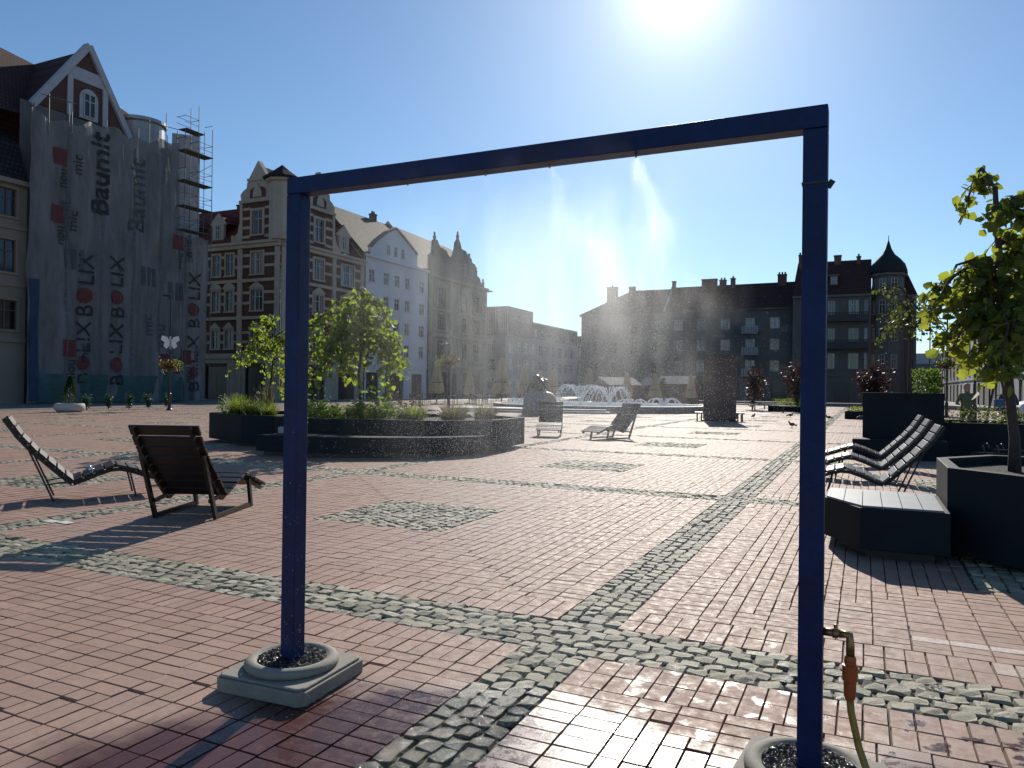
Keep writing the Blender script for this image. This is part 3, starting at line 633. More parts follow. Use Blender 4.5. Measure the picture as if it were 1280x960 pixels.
def tree(loc, label, H_=2.2, cr=1.4, trunk_r=.05, limbs=9, twigs=7, lpt=14, size=.1, mat=LEAF1, seed=1, lean=(0, 0), droop=1.0, z0=.75, crown_bias=(0, 0), spreadz=.5, name='weeping_tree'):
    g = random.Random(seed); r = empty(name, loc, 0, label, 'tree'); b = MB(); pts = []
    top = Vector((lean[0], lean[1], H_)); base = Vector((0, 0, -.08))
    tp = [base.lerp(top, i/7)+Vector((g.uniform(-.025, .025), g.uniform(-.025, .025), 0))*(0 if i == 0 else 1) for i in range(8)]
    b.tube(tp, [trunk_r*(1-.55*i/7)*(1.25 if i == 0 else 1) for i in range(8)], 9)
    for k in range(limbs):
        t = g.uniform(spreadz, 1); p0 = base.lerp(top, t); a = 2*math.pi*(k+g.uniform(-.3, .3))/limbs
        L = cr*g.uniform(.55, 1.0); rise = g.uniform(.15, .5)*L; dr = droop*g.uniform(.4, 1.1)*L
        d = Vector((math.cos(a)+crown_bias[0], math.sin(a)+crown_bias[1], 0)); path = []
        for i in range(9):
            s = i/8; path.append(p0+d*L*s+Vector((0, 0, rise*math.sin(math.pi*min(1, s*1.1)*.9)-dr*s*s*s))+Vector([g.uniform(-.03, .03) for _ in range(3)]))
        b.tube(path, [trunk_r*.42*(1-.85*i/8)+.003 for i in range(9)], 6)
        for q in range(twigs):
            s = g.uniform(.2, 1); i = min(7, int(s*8)); p = path[i].lerp(path[i+1], s*8-i); a2 = g.uniform(0, 6.28); l2 = cr*g.uniform(.15, .4)
            d2 = Vector((math.cos(a2), math.sin(a2), g.uniform(-.2, .5))); tw = []
            for j in range(6):
                u = j/5; tw.append(p+d2*l2*u-Vector((0, 0, droop*l2*1.4*u*u)))
            b.tube(tw, [.006*(1-.7*j/5)+.0015 for j in range(6)], 4)
            for j in range(lpt):
                u = g.uniform(.1, 1)*5; jj = min(4, int(u)); pts.append(tw[jj].lerp(tw[jj+1], u-jj)+Vector([g.gauss(0, size*.35) for _ in range(3)]))
    b.build('trunk', BARK, r, smooth=True)
    leaves_obj('crown', pts, size, mat, r, seed, .5, .85)
    return r
tree((-11.0, 14.75, .65), 'weeping tree with bright backlit leaves in the large left planter', 2.62, 1.6, .045, 19, 12, 12, .12, LEAF1, 5, droop=.95, spreadz=.62)
tree((-13.7, 14.6, .65), 'smaller weeping tree hidden in part by the left blue post', 2.35, 1.15, .035, 11, 7, 9, .105, LEAF1, 9, droop=1.0, spreadz=.6, lean=(.1, .1), name='weeping_tree')
tree((1.30, 8.55, .70), 'young broad-leaved tree rising from the near right planter', 2.75, .70, .05, 26, 9, 9, .098, LEAF2, 17, lean=(-.2, -.05), droop=.7, spreadz=.42, crown_bias=(-.03, 0), name='young_tree')
tree((1.0, 21.2, 1.35), 'sparse thin tree in the tall back planter', 2.5, 1.1, .055, 12, 7, 6, .10, LEAF3, 21, droop=.7, spreadz=.55, name='thin_tree')
def shrub(loc, label, w, h, n, size, mat, seed, name='red_leaved_shrub', cat='shrub', group=None, stem=True):
    r = empty(name, loc, 0, label, cat, group); g = random.Random(seed); b = MB(); pts = []
    for k in range(9):
        a = g.uniform(0, 6.28); e = Vector((math.cos(a)*w*g.uniform(.2, .9), math.sin(a)*w*g.uniform(.2, .9), h*g.uniform(.6, 1)))
        pth = [Vector((0, 0, 0)).lerp(e, i/5)+Vector((0, 0, .1*h*math.sin(i/5*3.1))) for i in range(6)]
        b.tube(pth, [.03*(1-.7*i/5)*h/2 for i in range(6)], 5)
        for j in range(n//9):
            i = g.uniform(1.2, 5); q = int(min(4, i)); p = pth[q].lerp(pth[q+1], i-q); pts.append(p+Vector((g.gauss(0, w*.2), g.gauss(0, w*.2), g.gauss(0, h*.09))))
    b.build('stem', BARK, r); leaves_obj('crown', pts, size, mat, r, seed, .2, .8); return r
GRS = 'dark red shrubs on the plaza'
shrub((-7.9, 60.5, 0), 'dark red shrub right beside the rusty pillar', 1.3, 3.3, 700, .22, LEAFR, 3, group=GRS)
shrub((-4.4, 57.6, .3), 'dark red shrub in the hedge planter left of the right blue post', 1.2, 3.5, 700, .22, LEAFR, 4, group=GRS)
shrub((.25, 45.6, .3), 'dark red shrub behind the tall back planter', 1.1, 2.8, 800, .20, LEAFR, 6, group=GRS)
def hedge(x0, x1, y0, y1, z0, z1, label, mat=GRASSM, seed=1, size=.12, n=700):
    g = np.random.default_rng(seed); P = np.stack([g.uniform(x0, x1, n), g.uniform(y0, y1, n), g.uniform(z0, z1, n)], 1)
    r = leaves_obj('hedge', P, size, mat, None, seed, -.4, .6); tag(r, label, 'hedge'); return r
hedge(-6.1, -3.2, 56.6, 58.4, .33, .9, 'clipped yellow-green hedge in the low black planter'); hedge(-.9, 1.5, 44.6, 46.4, .35, .65, 'low green edging plants in the black planter', seed=2)
hedge(2.8, 4.4, 55, 57, .0, 3.0, 'tall light green bush beyond the tall planter at right', LEAFG, 7, .25, 900)
hedge(1.75, 3.6, 20.2, 22.2, .66, 1.12, 'yellow-red bedding plants in the low planter by the standing man', LEAF3, 8, .09, 420)
# grasses and herbs in the left island
def grass(loc, label, r_, h, n, mat, seed, name='grass_clump', group=None):
    g = np.random.default_rng(seed); a = g.uniform(0, 6.28, n); q = r_*.45*np.sqrt(g.uniform(0, 1, n)); bx, by = q*np.cos(a), q*np.sin(a)
    a2 = a+g.normal(0, .6, n); hh = h*g.uniform(.55, 1.1, n); out = r_*g.uniform(.15, 1.0, n); w = .006+.006*g.uniform(0, 1, n)
    V = []; s = np.linspace(0, 1, 5)
    for t_ in s:
        x = bx+np.cos(a2)*out*t_**1.8; y = by+np.sin(a2)*out*t_**1.8; z = hh*(t_-.25*t_**3*np.clip(out/r_, 0, 1)); ww = w*(1-t_*.85)
        V.append(np.stack([x-np.sin(a2)*ww, y+np.cos(a2)*ww, z], 1)); V.append(np.stack([x+np.sin(a2)*ww, y-np.cos(a2)*ww, z], 1))
    V = np.stack(V, 1).reshape(-1, 3); F = (np.arange(n)[:, None, None]*10+np.array([(2*i, 2*i+1, 2*i+3, 2*i+2) for i in range(4)])).reshape(-1, 4)
    o = np_mesh(name, V, F, mat, {'rnd': np.repeat(g.uniform(0, 1, n), 10)}); o.location = loc; return tag(o, label, 'grass clump', group)
G1 = 'ornamental grasses in the left planter island'
grass((-14.2, 14.1, .62), 'bright green grass clump at the left end of the planter island', .42, .62, 420, GRASSM, 1, group=G1)
grass((-13.55, 13.95, .62), 'green arching grass clump second from the left in the island', .40, .55, 420, GRASSM, 2, group=G1)
grass((-13.75, 14.6, .62), 'tall thin dry grass rising behind the green clumps', .28, 1.0, 160, GRASSD, 3, group=G1)
grass((-13.0, 13.9, .62), 'green grass clump just left of the blue post', .34, .45, 300, GRASSM, 4, group=G1)
grass((-8.55, 15.0, .62), 'dusty green grass at the right end of the planter island', .55, .50, 600, GRASSD, 5, group=G1)
grass((-8.05, 15.6, .62), 'outermost dry grass clump over the island right corner', .45, .48, 450, GRASSD, 6, group=G1)
grass((-9.35, 14.6, .62), 'green grass below the reddish flowers in the island', .45, .45, 500, GRASSM, 7, group=G1)
def herb(loc, label, r_, h, n, seed, fl=None, mat=LEAFG, group='herbs in the large left planter'):
    g = random.Random(seed); r = empty('flowering_herb', loc, 0, label, 'herb', group); b = MB(); P = []
    for k in range(22):
        a, q = g.uniform(0, 6.28), r_*math.sqrt(g.random()); hh = h*g.uniform(.6, 1.05)*(1-.35*(q/r_)**2); p = Vector((q*math.cos(a), q*math.sin(a), 0)); e = p+Vector((math.cos(a)*.08, math.sin(a)*.08, hh))
        b.tube([p*.6, p.lerp(e, .5), e], [.006, .005, .003], 4, False)
        for j in range(n//22): t_ = g.uniform(.15, 1); P.append((p*.6).lerp(e, t_)+Vector((g.gauss(0, .05), g.gauss(0, .05), g.gauss(0, .02))))
    b.build('stem', LEAFG, r); leaves_obj('leaves', P, .075, mat, r, seed, .1, .45)
    if fl:
        for k in range(fl[1]):
            b = MB(); a, q = g.uniform(0, 6.28), r_*math.sqrt(g.random()); b.ball((q*math.cos(a), q*math.sin(a), h*g.uniform(.8, 1.1)), .028, .028, .018, 6, .3, g); b.build('flower', fl[0], r)
    return r
hs = [(-12.0, 14.2, .5, .62, 900, (FLOWW, 9), 'white-flowered herb clump just right of the left blue post'), (-11.4, 13.8, .5, .5, 900, None, 'green herb clump left of the tree trunk'),
      (-10.7, 13.9, .45, .48, 800, (FLOWW, 5), 'low green herb clump right of the tree trunk'), (-10.05, 14.1, .5, .66, 900, (FLOWW, 6), 'taller herb clump with a few pale flowers right of the tree'),
      (-11.2, 15.5, .7, .55, 900, None, 'green herbs behind the tree trunk'), (-9.7, 14.9, .4, .45, 600, (FLOWR, 26), 'herb clump topped with reddish flowers'), (-14.75, 14.5, .3, .65, 400, None, 'thin leafy herb at the far left end of the island')]
for i, (x, y, r_, h, n, fl, lab) in enumerate(hs): herb((x, y, .62), lab, r_, h, n, 30+i, fl)

# ------------------------------------------------------------------ buildings
WIN = {}
def win_mesh(w, h, style):
    k = (round(w, 2), round(h, 2), style)
    if k in WIN: return WIN[k]
    f = MB(); t = .07; d = .06
    arch = style.startswith('arch')
    f.box(0, t, 0, d, 0, h); f.box(w-t, w, 0, d, 0, h); f.box(t, w-t, 0, d, 0, t); f.box(t, w-t, 0, d, h-t, h)
    nm = 2 if 'triple' in style else (0 if 'plain' in style else 1)
    for i in range(nm):
        x = w*(i+1)/(nm+1); f.box(x-.045, x+.045, -.012, d-.01, t, h-t)
    if 'plain' not in style: f.box(t, w-t, -.012+.002, d-.012, h*.66-.035, h*.66+.035)
    frame = bpy.data.meshes.new('window'); frame.from_pydata(f.v, [], f.f); frame.materials.append(FRAMEB if 'brown' in style else FRAMEW); frame.update()
    p = MB(); p.add([(t*.5, d*.7, t*.5), (w-t*.5, d*.7, t*.5), (w-t*.5, d*.7, h-t*.5), (t*.5, d*.7, h-t*.5)], [(0, 1, 2, 3)])
    pane = bpy.data.meshes.new('pane'); pane.from_pydata(p.v, [], p.f); pane.materials.append(GLASS); pane.update()
    c = MB(); g = random.Random(int(w*100+h*10)); cw = w*.22
    for x0 in (t, w-t-cw):
        n = 6; vs = []; 
        for i in range(n+1): vs += [(x0+cw*i/n, d+.05+.03*(i % 2), h*.35), (x0+cw*i/n, d+.05+.03*(i % 2), h-t)]
        c.add(vs, [(2*i, 2*i+2, 2*i+3, 2*i+1) for i in range(n)])
    WIN[k] = (frame, pane); return WIN[k]
class Bld:
    def __init__(s, name, loc, label, cat='building'):
        s.root = empty(name, loc, 0, label, cat); s.loc = Vector(loc)
    def face(s, x, y, rz): return Face(s, x, y, rz)
class Face:
    """local frame: x along the facade, y into the building, z up"""
    def __init__(s, b, x, y, rz): s.b = b; s.o = Vector((x, y, 0))-Vector((b.loc.x, b.loc.y, 0)); s.rz = rz; s.c, s.s = math.cos(rz), math.sin(rz)
    def put(s, mb, name, mat, bevel=0, smooth=False):
        o = mb.build(name, mat, s.b.root, smooth, bevel); o.location = s.o; o.rotation_euler = (0, 0, s.rz); return o
    def wall(s, L, z0, z1, ops, mat, reveal=.18, x0=0, y=0, name='wall'):
        b = MB(); xs = sorted({x0, L}|{round(v, 3) for o in ops for v in (o[0], o[0]+o[2])}); zs = sorted({z0, z1}|{round(v, 3) for o in ops for v in (o[1], o[1]+o[3])})
        def hole(x, z): return any(o[0]-1e-4 < x < o[0]+o[2]+1e-4 and o[1]-1e-4 < z < o[1]+o[3]+1e-4 for o in ops)
        for i in range(len(xs)-1):
            for j in range(len(zs)-1):
                if not hole((xs[i]+xs[i+1])/2, (zs[j]+zs[j+1])/2): b.add([(xs[i], y, zs[j]), (xs[i+1], y, zs[j]), (xs[i+1], y, zs[j+1]), (xs[i], y, zs[j+1])], [(0, 1, 2, 3)])
        for o in ops:
            x, z, w, h = o[:4]; r = reveal
            b.add([(x,y,z),(x,y+r,z),(x,y+r,z+h),(x,y,z+h)], [(0,1,2,3)]); b.add([(x+w,y,z),(x+w,y,z+h),(x+w,y+r,z+h),(x+w,y+r,z)], [(0,1,2,3)])
            b.add([(x,y,z),(x+w,y,z),(x+w,y+r,z),(x,y+r,z)], [(0,1,2,3)]); b.add([(x,y,z+h),(x,y+r,z+h),(x+w,y+r,z+h),(x+w,y,z+h)], [(0,1,2,3)])
        s.put(b, name, mat)
        for o in ops:
            st = o[4] if len(o) > 4 else 'std'
            if st == 'door':
                b = MB(); x, z, w, h = o[:4]; b.box(x, x+w, y+reveal-.03, y+reveal, z, z+h); b.box(x+.05, x+w*.48, y+reveal-.05, y+reveal-.03, z+.1, z+h*.75); b.box(x+w*.52, x+w-.05, y+reveal-.05, y+reveal-.03, z+.1, z+h*.75); s.put(b, 'shopfront', DARK)
            else: s.window(o[0], o[1], o[2], o[3], st, y+reveal-.1)
    def window(s, x, z, w, h, st='std', y=.08):
        fm, pm = win_mesh(w, h, st); f = bpy.data.objects.new('window', fm); COL.objects.link(f); f.parent = s.b.root
        f.location = s.o+Vector((x*s.c-y*s.s, x*s.s+y*s.c, z)); f.rotation_euler = (0, 0, s.rz)
        p = bpy.data.objects.new('pane', pm); COL.objects.link(p); p.parent = f
    def box(s, x0, x1, y0, y1, z0, z1, name, mat):
        return s.put(MB().box(x0, x1, y0, y1, z0, z1), name, mat)
def surround(b, x, z, w, h, t=.14, d=.07, sill=True, ped=None):
    """stucco surround; b collects one facade's mouldings"""
    b.box(x-t, x-.002, -d, .02, z, z+h); b.box(x+w+.002, x+w+t, -d, .02, z, z+h); b.box(x-t, x+w+t, -d-.004, .02, z+h+.002, z+h+t)
    if sill: b.box(x-t-.05, x+w+t+.05, -d-.08, .02, z-.14, z-.002)
    if ped == 'tri': b.xz([(x-t-.1, z+h+t+.003), (x+w+t+.1, z+h+t+.003), (x+w/2, z+h+t+.62)], -d-.08, .02)
    if ped == 'arc': b.xz([(x-t-.1, z+h+t+.003)]+[(x+w/2+(w/2+t+.1)*math.cos(math.pi*(1-i/10)), z+h+t+.003+.6*math.sin(math.pi*i/10)) for i in range(1, 10)]+[(x+w+t+.1, z+h+t+.003)], -d-.08, .02)
def chimney(face, x, y, z0, z1, w=.9, d=.6, pots=2, mat=BRICKCH):
    b = MB(); b.box(x, x+w, y, y+d, z0, z1); b.box(x-.06, x+w+.06, y-.06, y+d+.06, z1, z1+.14)
    for i in range(pots): b.lathe([(.13, 0), (.11, .35)], (x+w*(i+.5)/pots, y+d/2, z1+.14), 8)
    face.put(b, 'chimney', mat)
PI2 = math.pi/2

# --- cream house at the far left edge (facade faces +X)
B = Bld('corner_house', (-50, 17, 0), 'cream plastered house with black mansard roof cut by the left edge'); F = B.face(-50, 12, PI2)
ops = []
for x in (3.2, 6.6, 10.0, 13.4, 17.1):
    ops += [(x, 12.1, 1.15, 1.8, 'brown'), (x, 8.5, 1.15, 2.1, 'brown'), (x-.2, 4.8, 1.5, 1.9, 'brown')]
ops += [(3, 0, 2.8, 3.4, 'door'), (8, 0, 2.8, 3.4, 'door'), (13.5, 0, 2.8, 3.4, 'door')]
F.wall(18.95, 0, 14.5, ops, CREAM2); b = MB()
for o in ops:
    if o[-1] == 'brown': surround(b, *o[:4])
for z in (4.0, 7.6, 11.3): b.box(0, 18.93, -.12, 0, z, z+.28)
b.box(0, 18.9, -.35, 0, 14.2, 14.5); F.put(b, 'cornice', CREAM2)
F.put(MB().add([(0, -.2, 14.52), (18.9, -.2, 14.52), (18.9, .9, 17.2), (0, .9, 17.2), (18.9, 2.2, 18.3), (0, 2.2, 18.3), (18.9, 12, 18.4), (0, 12, 18.4), (18.9, 12, 0), (0, 12, 0), (18.9, 0.02, 0), (18.9, 0.02, 14.5)], [(0,1,2,3),(3,2,4,5),(5,4,6,7),(7,6,8,9),(10,8,6,4,2,1,11)]), 'roof', TILEBLACK)

# --- building under renovation, wrapped in scaffold netting
B = Bld('gabled_house', (-51, 38, 0), 'tall brick and stucco gabled house behind printed scaffold netting'); F = B.face(-51, 31, PI2)
F.wall(13.6, 0, 20.3, [(1.2+2.7*i, z, 1.2, 1.9) for i in range(5) for z in (5, 8.5, 12, 15.6)], GREYP)
gb = [(1.0, 20.35), (7.9, 20.35), (4.75, 25.4)]
b = MB(); b.xz(gb, .0, .35); F.put(b, 'gable', DARKBRICK)
b = MB()
def bar2(b, p, q, w, y0, y1):
    p, q = Vector(p), Vector(q); d = (q-p).normalized(); nn = Vector((-d.y, d.x))*w/2; b.xz([tuple(p-nn), tuple(q-nn), tuple(q+nn), tuple(p+nn)], y0, y1)
bar2(b, (.75, 20.1), (4.75, 25.75), .42, -.22, .3); bar2(b, (8.15, 20.1), (4.75, 25.75), .42, -.225, .31)
b.box(3.2, 3.6, -.12, .0, 20.3, 23.6); b.box(5.9, 6.3, -.12, .0, 20.3, 23.6); b.box(3.4, 6.1, -.10, .0, 23.0, 23.9)
b.xz([(4.1, 20.4), (5.5, 20.4), (5.5, 21.9)]+[(4.8+.7*math.cos(a*math.pi/8), 21.9+.7*math.sin(a*math.pi/8)) for a in range(1, 8)]+[(4.1, 21.9)], -.14, -.01)
F.put(b, 'gable_trim', simple('grey_white_trim', (.40, .41, .44), .8, .1))
F.window(4.35, 20.55, .9, 1.7, 'std', -.22)
# roofs
b = MB(); b.add([(-4.5, .2, 20.3), (4.75, .2, 25.35), (4.75, 7, 25.35), (-4.5, 7, 20.3)], [(0, 1, 2, 3)]); 
b = MB(); b.add([(1.0, .1, 20.4), (4.75, .1, 25.5), (4.75, 9, 25.5), (1.0, 9, 20.4)], [(0,1,2,3)]); b.add([(7.9, .1, 20.4), (7.9, 9, 20.4), (4.75, 9, 25.5), (4.75, .1, 25.5)], [(0,1,2,3)])
b.add([(-1.4, 0, 19.2), (13.2, 0, 20.3), (13.2, 7.5, 25.2), (-1.4, 5.0, 25.6)], [(0,1,2,3)]); b.add([(-1.4, 5.0, 25.6), (13.2, 7.5, 25.2), (13.2, 12, 20), (-1.4, 12, 20)], [(0,1,2,3)])
F.put(b, 'roof', TILEDARK)
b = MB(); b.add([(-1.45, 0, 0), (-1.45, 0, 19.3), (-1.45, 5, 25.6), (-1.45, 12, 20), (-1.45, 12, 0)], [(0,1,2,3,4)]); b.add([(13.6, 0, 0), (13.6, 12, 0), (13.6, 12, 20), (13.6, 7.5, 22.5), (13.6, 0, 20.3)], [(0,1,2,3,4)])
bar2(b, (-1.5, 0), (-1.5, .01), .01, 0, .01); F.put(b, 'side_wall', GREYP)
b = MB(); b.tube([(-1.5, -.05, 19.3), (-1.5, 5, 25.75)], .22, 4); F.put(b, 'verge', simple('grey_white_trim', (.40, .41, .44)))
b = MB(); b.lathe([(1.75, 19.6), (1.75, 21.9), (1.95, 22.0), (1.95, 22.25), (1.6, 22.35), (.001, 22.6)], (10.4, 1.6, 0), 32); F.put(b, 'turret', ZINC)
# netting
def wob(y, z): return .10*math.sin(y*1.9+z*.35)+.07*math.sin(y*4.7-z*.8)+.05*math.sin(z*1.3+y)+.035*math.sin(y*9+z*2.1)
def ntop(y): return 18.9+(y-29.3)*.10+.25*math.sin(y*1.1)+.15*math.sin(y*3.3)-(6.9 if y > 42.3 else 0)
m, nt_, b_ = new_mat('scaffold_netting'); tc = N(nt_, 'ShaderNodeNewGeometry')
mp = N(nt_, 'ShaderNodeMapping'); mp.inputs['Scale'].default_value = (1, 1, .25); nt_.links.new(tc.outputs['Position'], mp.inputs[0])
n_ = noise(nt_, .9, 7, .7, mp.outputs[0]); bump(nt_, b_, n_.outputs[0], 1.0, .25); nt_.links.new(ramp(nt_, n_.outputs[0], [(.3, (.11, .112, .118)), (.7, (.27, .27, .27))]).outputs[0], b_.inputs['Base Color']); b_.inputs['Roughness'].default_value = .75
tr = N(nt_, 'ShaderNodeBsdfTransparent'); mx = N(nt_, 'ShaderNodeMixShader'); mx.inputs[0].default_value = .80; nt_.links.new(tr.outputs[0], mx.inputs[1]); nt_.links.new(b_.outputs[0], mx.inputs[2]); nt_.links.new(mx.outputs[0], nt_.nodes['Material Output'].inputs[0])
NET = m
sc = empty('scaffold', (-49.5, 38, 0), 0, 'netted facade scaffold with banners and open decks at its right end', 'scaffold'); SO = Vector((-49.5, 38, 0))
V, F4 = [], []; ys = np.linspace(30.6, 45.2, 120); 
for i, y in enumerate(ys):
    t0 = ntop(y)
    for j in range(61): z = .05+(t0-.05)*j/60; V.append((-49.2+wob(y, z)-SO.x, y-SO.y, z))
for i in range(119):
    for j in range(60): F4.append((i*61+j, (i+1)*61+j, (i+1)*61+j+1, i*61+j+1))
b = MB(); b.add(V, F4); net = b.build('netting', NET, sc, smooth=True)
# overlapping net seams
for y in (33.1, 35.6, 38.2, 40.6, 43.0):
    b = MB()
    for j in range(40):
        z0, z1 = j*.47+.1, j*.47+.5
        if z1 < ntop(y): b.add([(-49.17+wob(y, z0)-SO.x, y-SO.y, z0), (-49.12+wob(y+.12, z0)-SO.x, y+.12-SO.y, z0), (-49.12+wob(y+.12, z1)-SO.x, y+.12-SO.y, z1), (-49.17+wob(y, z1)-SO.x, y-SO.y, z1)], [(0, 1, 2, 3)])
    b.build('net_seam', simple('net_hem', (.11, .115, .13), .8), net)
LET = simple('banner_lettering', (.022, .024, .03), .8, .1); REDS = simple('banner_red', (.13, .03, .032), .8, .15); BLUES = simple('blue_sheeting', (.012, .032, .08), .6, .3, 1)
GREENS = simple('green_hoarding_film', (.03, .085, .08), .6, .35, 1.5)
def drape_poly(pts2, name, mat, off=.06, n=1):
    """flat outline in (y,z) laid on the net, cut into small cells so that it follows the folds"""
    b = MB(); (y0, z0), (y1, z1) = pts2; k = 6
    for i in range(k):
        for j in range(k):
            a0, a1 = y0+(y1-y0)*i/k, y0+(y1-y0)*(i+1)/k; c0, c1 = z0+(z1-z0)*j/k, z0+(z1-z0)*(j+1)/k
            b.add([(-49.2+off+wob(a, c)-SO.x, a-SO.y, c) for a, c in ((a0, c0), (a1, c0), (a1, c1), (a0, c1))], [(0, 1, 2, 3)])
    return b.build(name, mat, net)
def lettering(txt, y, z, size, mat=None, ang=PI2, sx=1.0, off=.09, bold=0):
    cu = bpy.data.curves.new('lettering', 'FONT'); cu.body = txt; cu.size = size; cu.offset = bold; cu.resolution_u = 3
    o = bpy.data.objects.new('lettering', cu); COL.objects.link(o); bpy.context.view_layer.update()
    me = bpy.data.meshes.new_from_object(o.evaluated_get(bpy.context.evaluated_depsgraph_get())); bpy.data.objects.remove(o)
    for v in me.vertices:
        a, c = v.co.x*math.cos(ang)-v.co.y*sx*math.sin(ang), v.co.x*math.sin(ang)+v.co.y*sx*math.cos(ang)
        yy, zz = y+a, z+c; v.co = (-49.2+off+wob(yy, zz)-SO.x, yy-SO.y, zz)
    me.materials.clear(); me.materials.append(mat or LET); me.name = 'lettering'
    o = bpy.data.objects.new('lettering', me); COL.objects.link(o); o.parent = net; return o
def disc(y, z, r, mat=REDS, off=.10):
    b = MB(); n = 20; b.add([(-49.2+off+wob(y+r*math.cos(6.2832*k/n), z+r*math.sin(6.2832*k/n))-SO.x, y+r*math.cos(6.2832*k/n)-SO.y, z+r*math.sin(6.2832*k/n)) for k in range(n)], [tuple(range(n))]); b.build('banner_dot', mat, net)
def bolix(y, z, s):   # reads upwards, the O is a red disc with a dark ring
    lettering('B', y, z, s); disc(y-.36*s, z+.98*s, .33*s); lettering('LIX', y, z+1.42*s, s)
bolix(35.0, 1.3, 1.55); bolix(35.05, 6.0, 1.55)
for (y, z, s) in ((37.5, 1.2, 1.6), (37.55, 6.1, 1.6), (44.4, .8, 1.6), (44.45, 5.9, 1.6)): bolix(y, z, s)
lettering('Baumit', 36.2, 13.3, 2.1, bold=.03); lettering('Baumit', 39.2, 12.6, 2.0, mat=simple('faded_lettering', (.07, .075, .085), .8)); 
for (y, z) in ((32.2, 16.1), (32.0, 12.2), (32.9, 3.2), (40.6, 2.6), (42.6, 3.0), (41.7, 12.0)):
    drape_poly([(y, z), (y+1.0, z+1.15)], 'banner_square', REDS, .05); lettering('mic', y+1.9, z-.4, 1.0); lettering('nou', y+.9, z-1.5, .85)
for (y, z) in ((33.0, 9.2), (41.4, 8.0), (38.9, 8.8)):
    for k in range(3): drape_poly([(y+k*.55, z), (y+k*.55+.3, z+1.4)], 'banner_stripe', simple('faded_lettering', (.07, .075, .085), .8), .05)
for (y, z, t_, sz_) in ((33.3, 11.0, 'Baumit', 1.0), (41.2, 4.2, 'nou', 1.2), (43.6, 11.2, 'Baumit', .8), (39.9, 5.0, 'mic', 1.2)): lettering(t_, y, z, sz_, mat=simple('faded_lettering', (.07, .075, .085), .8))
drape_poly([(30.7, .2), (31.35, 8.2)], 'blue_sheet', BLUES, .07)
drape_poly([(31.2, .1), (43.9, 2.0)], 'green_sheet', GREENS, .045)
# decks and tubes of the open end
b = MB()
for z in (13.6, 15.5, 17.5, 19.9): MB().box(.0, 1.0, 4.2, 7.0, z, z+.06).build('deck', simple('scaffold_boards', (.10, .09, .07), .8), sc)
MB().box(0, .9, 4.4, 6.2, 21.6, 21.66).build('deck', simple('scaffold_boards', (.10, .09, .07), .8), sc)
b = MB()
for y in (42.3, 43.6, 45.0):
    top = {42.3: 21.5, 43.6: 23.7, 45.0: 22.3}[y]
    for x in (-49.5, -48.6):
        b.tube([(x-SO.x, y-SO.y, 0), (x-SO.x, y-SO.y, top)], .03, 6)
for z in (13.6, 15.5, 17.5, 19.9, 21.6):
    for dz in (.5, 1.0):
        for x in (-49.5, -48.6): b.tube([(x-SO.x, 4.2, z+dz), (x-SO.x, 7.0 if z < 21 else 5.6, z+dz)], .022, 5)
    for y in (4.3, 5.6, 7.0): b.tube([(0, y, z+1), (.9, y, z+1)], .022, 5)
for z in (13.6, 17.5): b.tube([(.9, 4.3, z), (.9, 7.0, z+1.9)], .022, 5)
for y in np.arange(31, 42, 2.6): b.tube([(0, y-SO.y, 0), (0, y-SO.y, 19.8+(y-31)*.1)], .03, 6)
for y, t in ((31.8, 20.6), (33.2, 20.5), (39.5, 21.4), (41.0, 22.4)): b.tube([(.3, y-SO.y, 18), (.3, y-SO.y, t)], .03, 6)
b.tube([(.3, -6.8, 20.4), (.3, -4.2, 20.6)], .025, 6); b.tube([(.3, 1.2, 21.2), (.3, 4.3, 21.5)], .025, 6)
b.build('scaffold_tube', simple('galvanised_tube', (.13, .135, .14), .5, .2, 5, 20, .2, .01, metal=.5), sc)
b = MB(); b.add([(-.6, 4.3, 13.0), (-.6, 7.1, 13.0), (-.6, 7.1, 22.0), (-.6, 4.3, 21.4)], [(0, 1, 2, 3)]); b.build('white_sheet', simple('torn_white_sheet', (.42, .42, .46), .7, .25, .8), sc)

# --- brown striped corner tenement
B = Bld('tenement_house', (-50, 54.7, 0), 'brown brick corner tenement with cream bands and ornate gables')
def striped(F, L, wins, bays, corner=False):
    """wins: list of (x, w, style) columns ; bays: (x0, x1) ranges with gables"""
    ops = []
    for x, w, st in wins:
        ops += [(x, 4.9, w, 1.75, st), (x, 8.6, w, 2.0, st), (x, 12.15, w, 2.1, st)]
    return ops
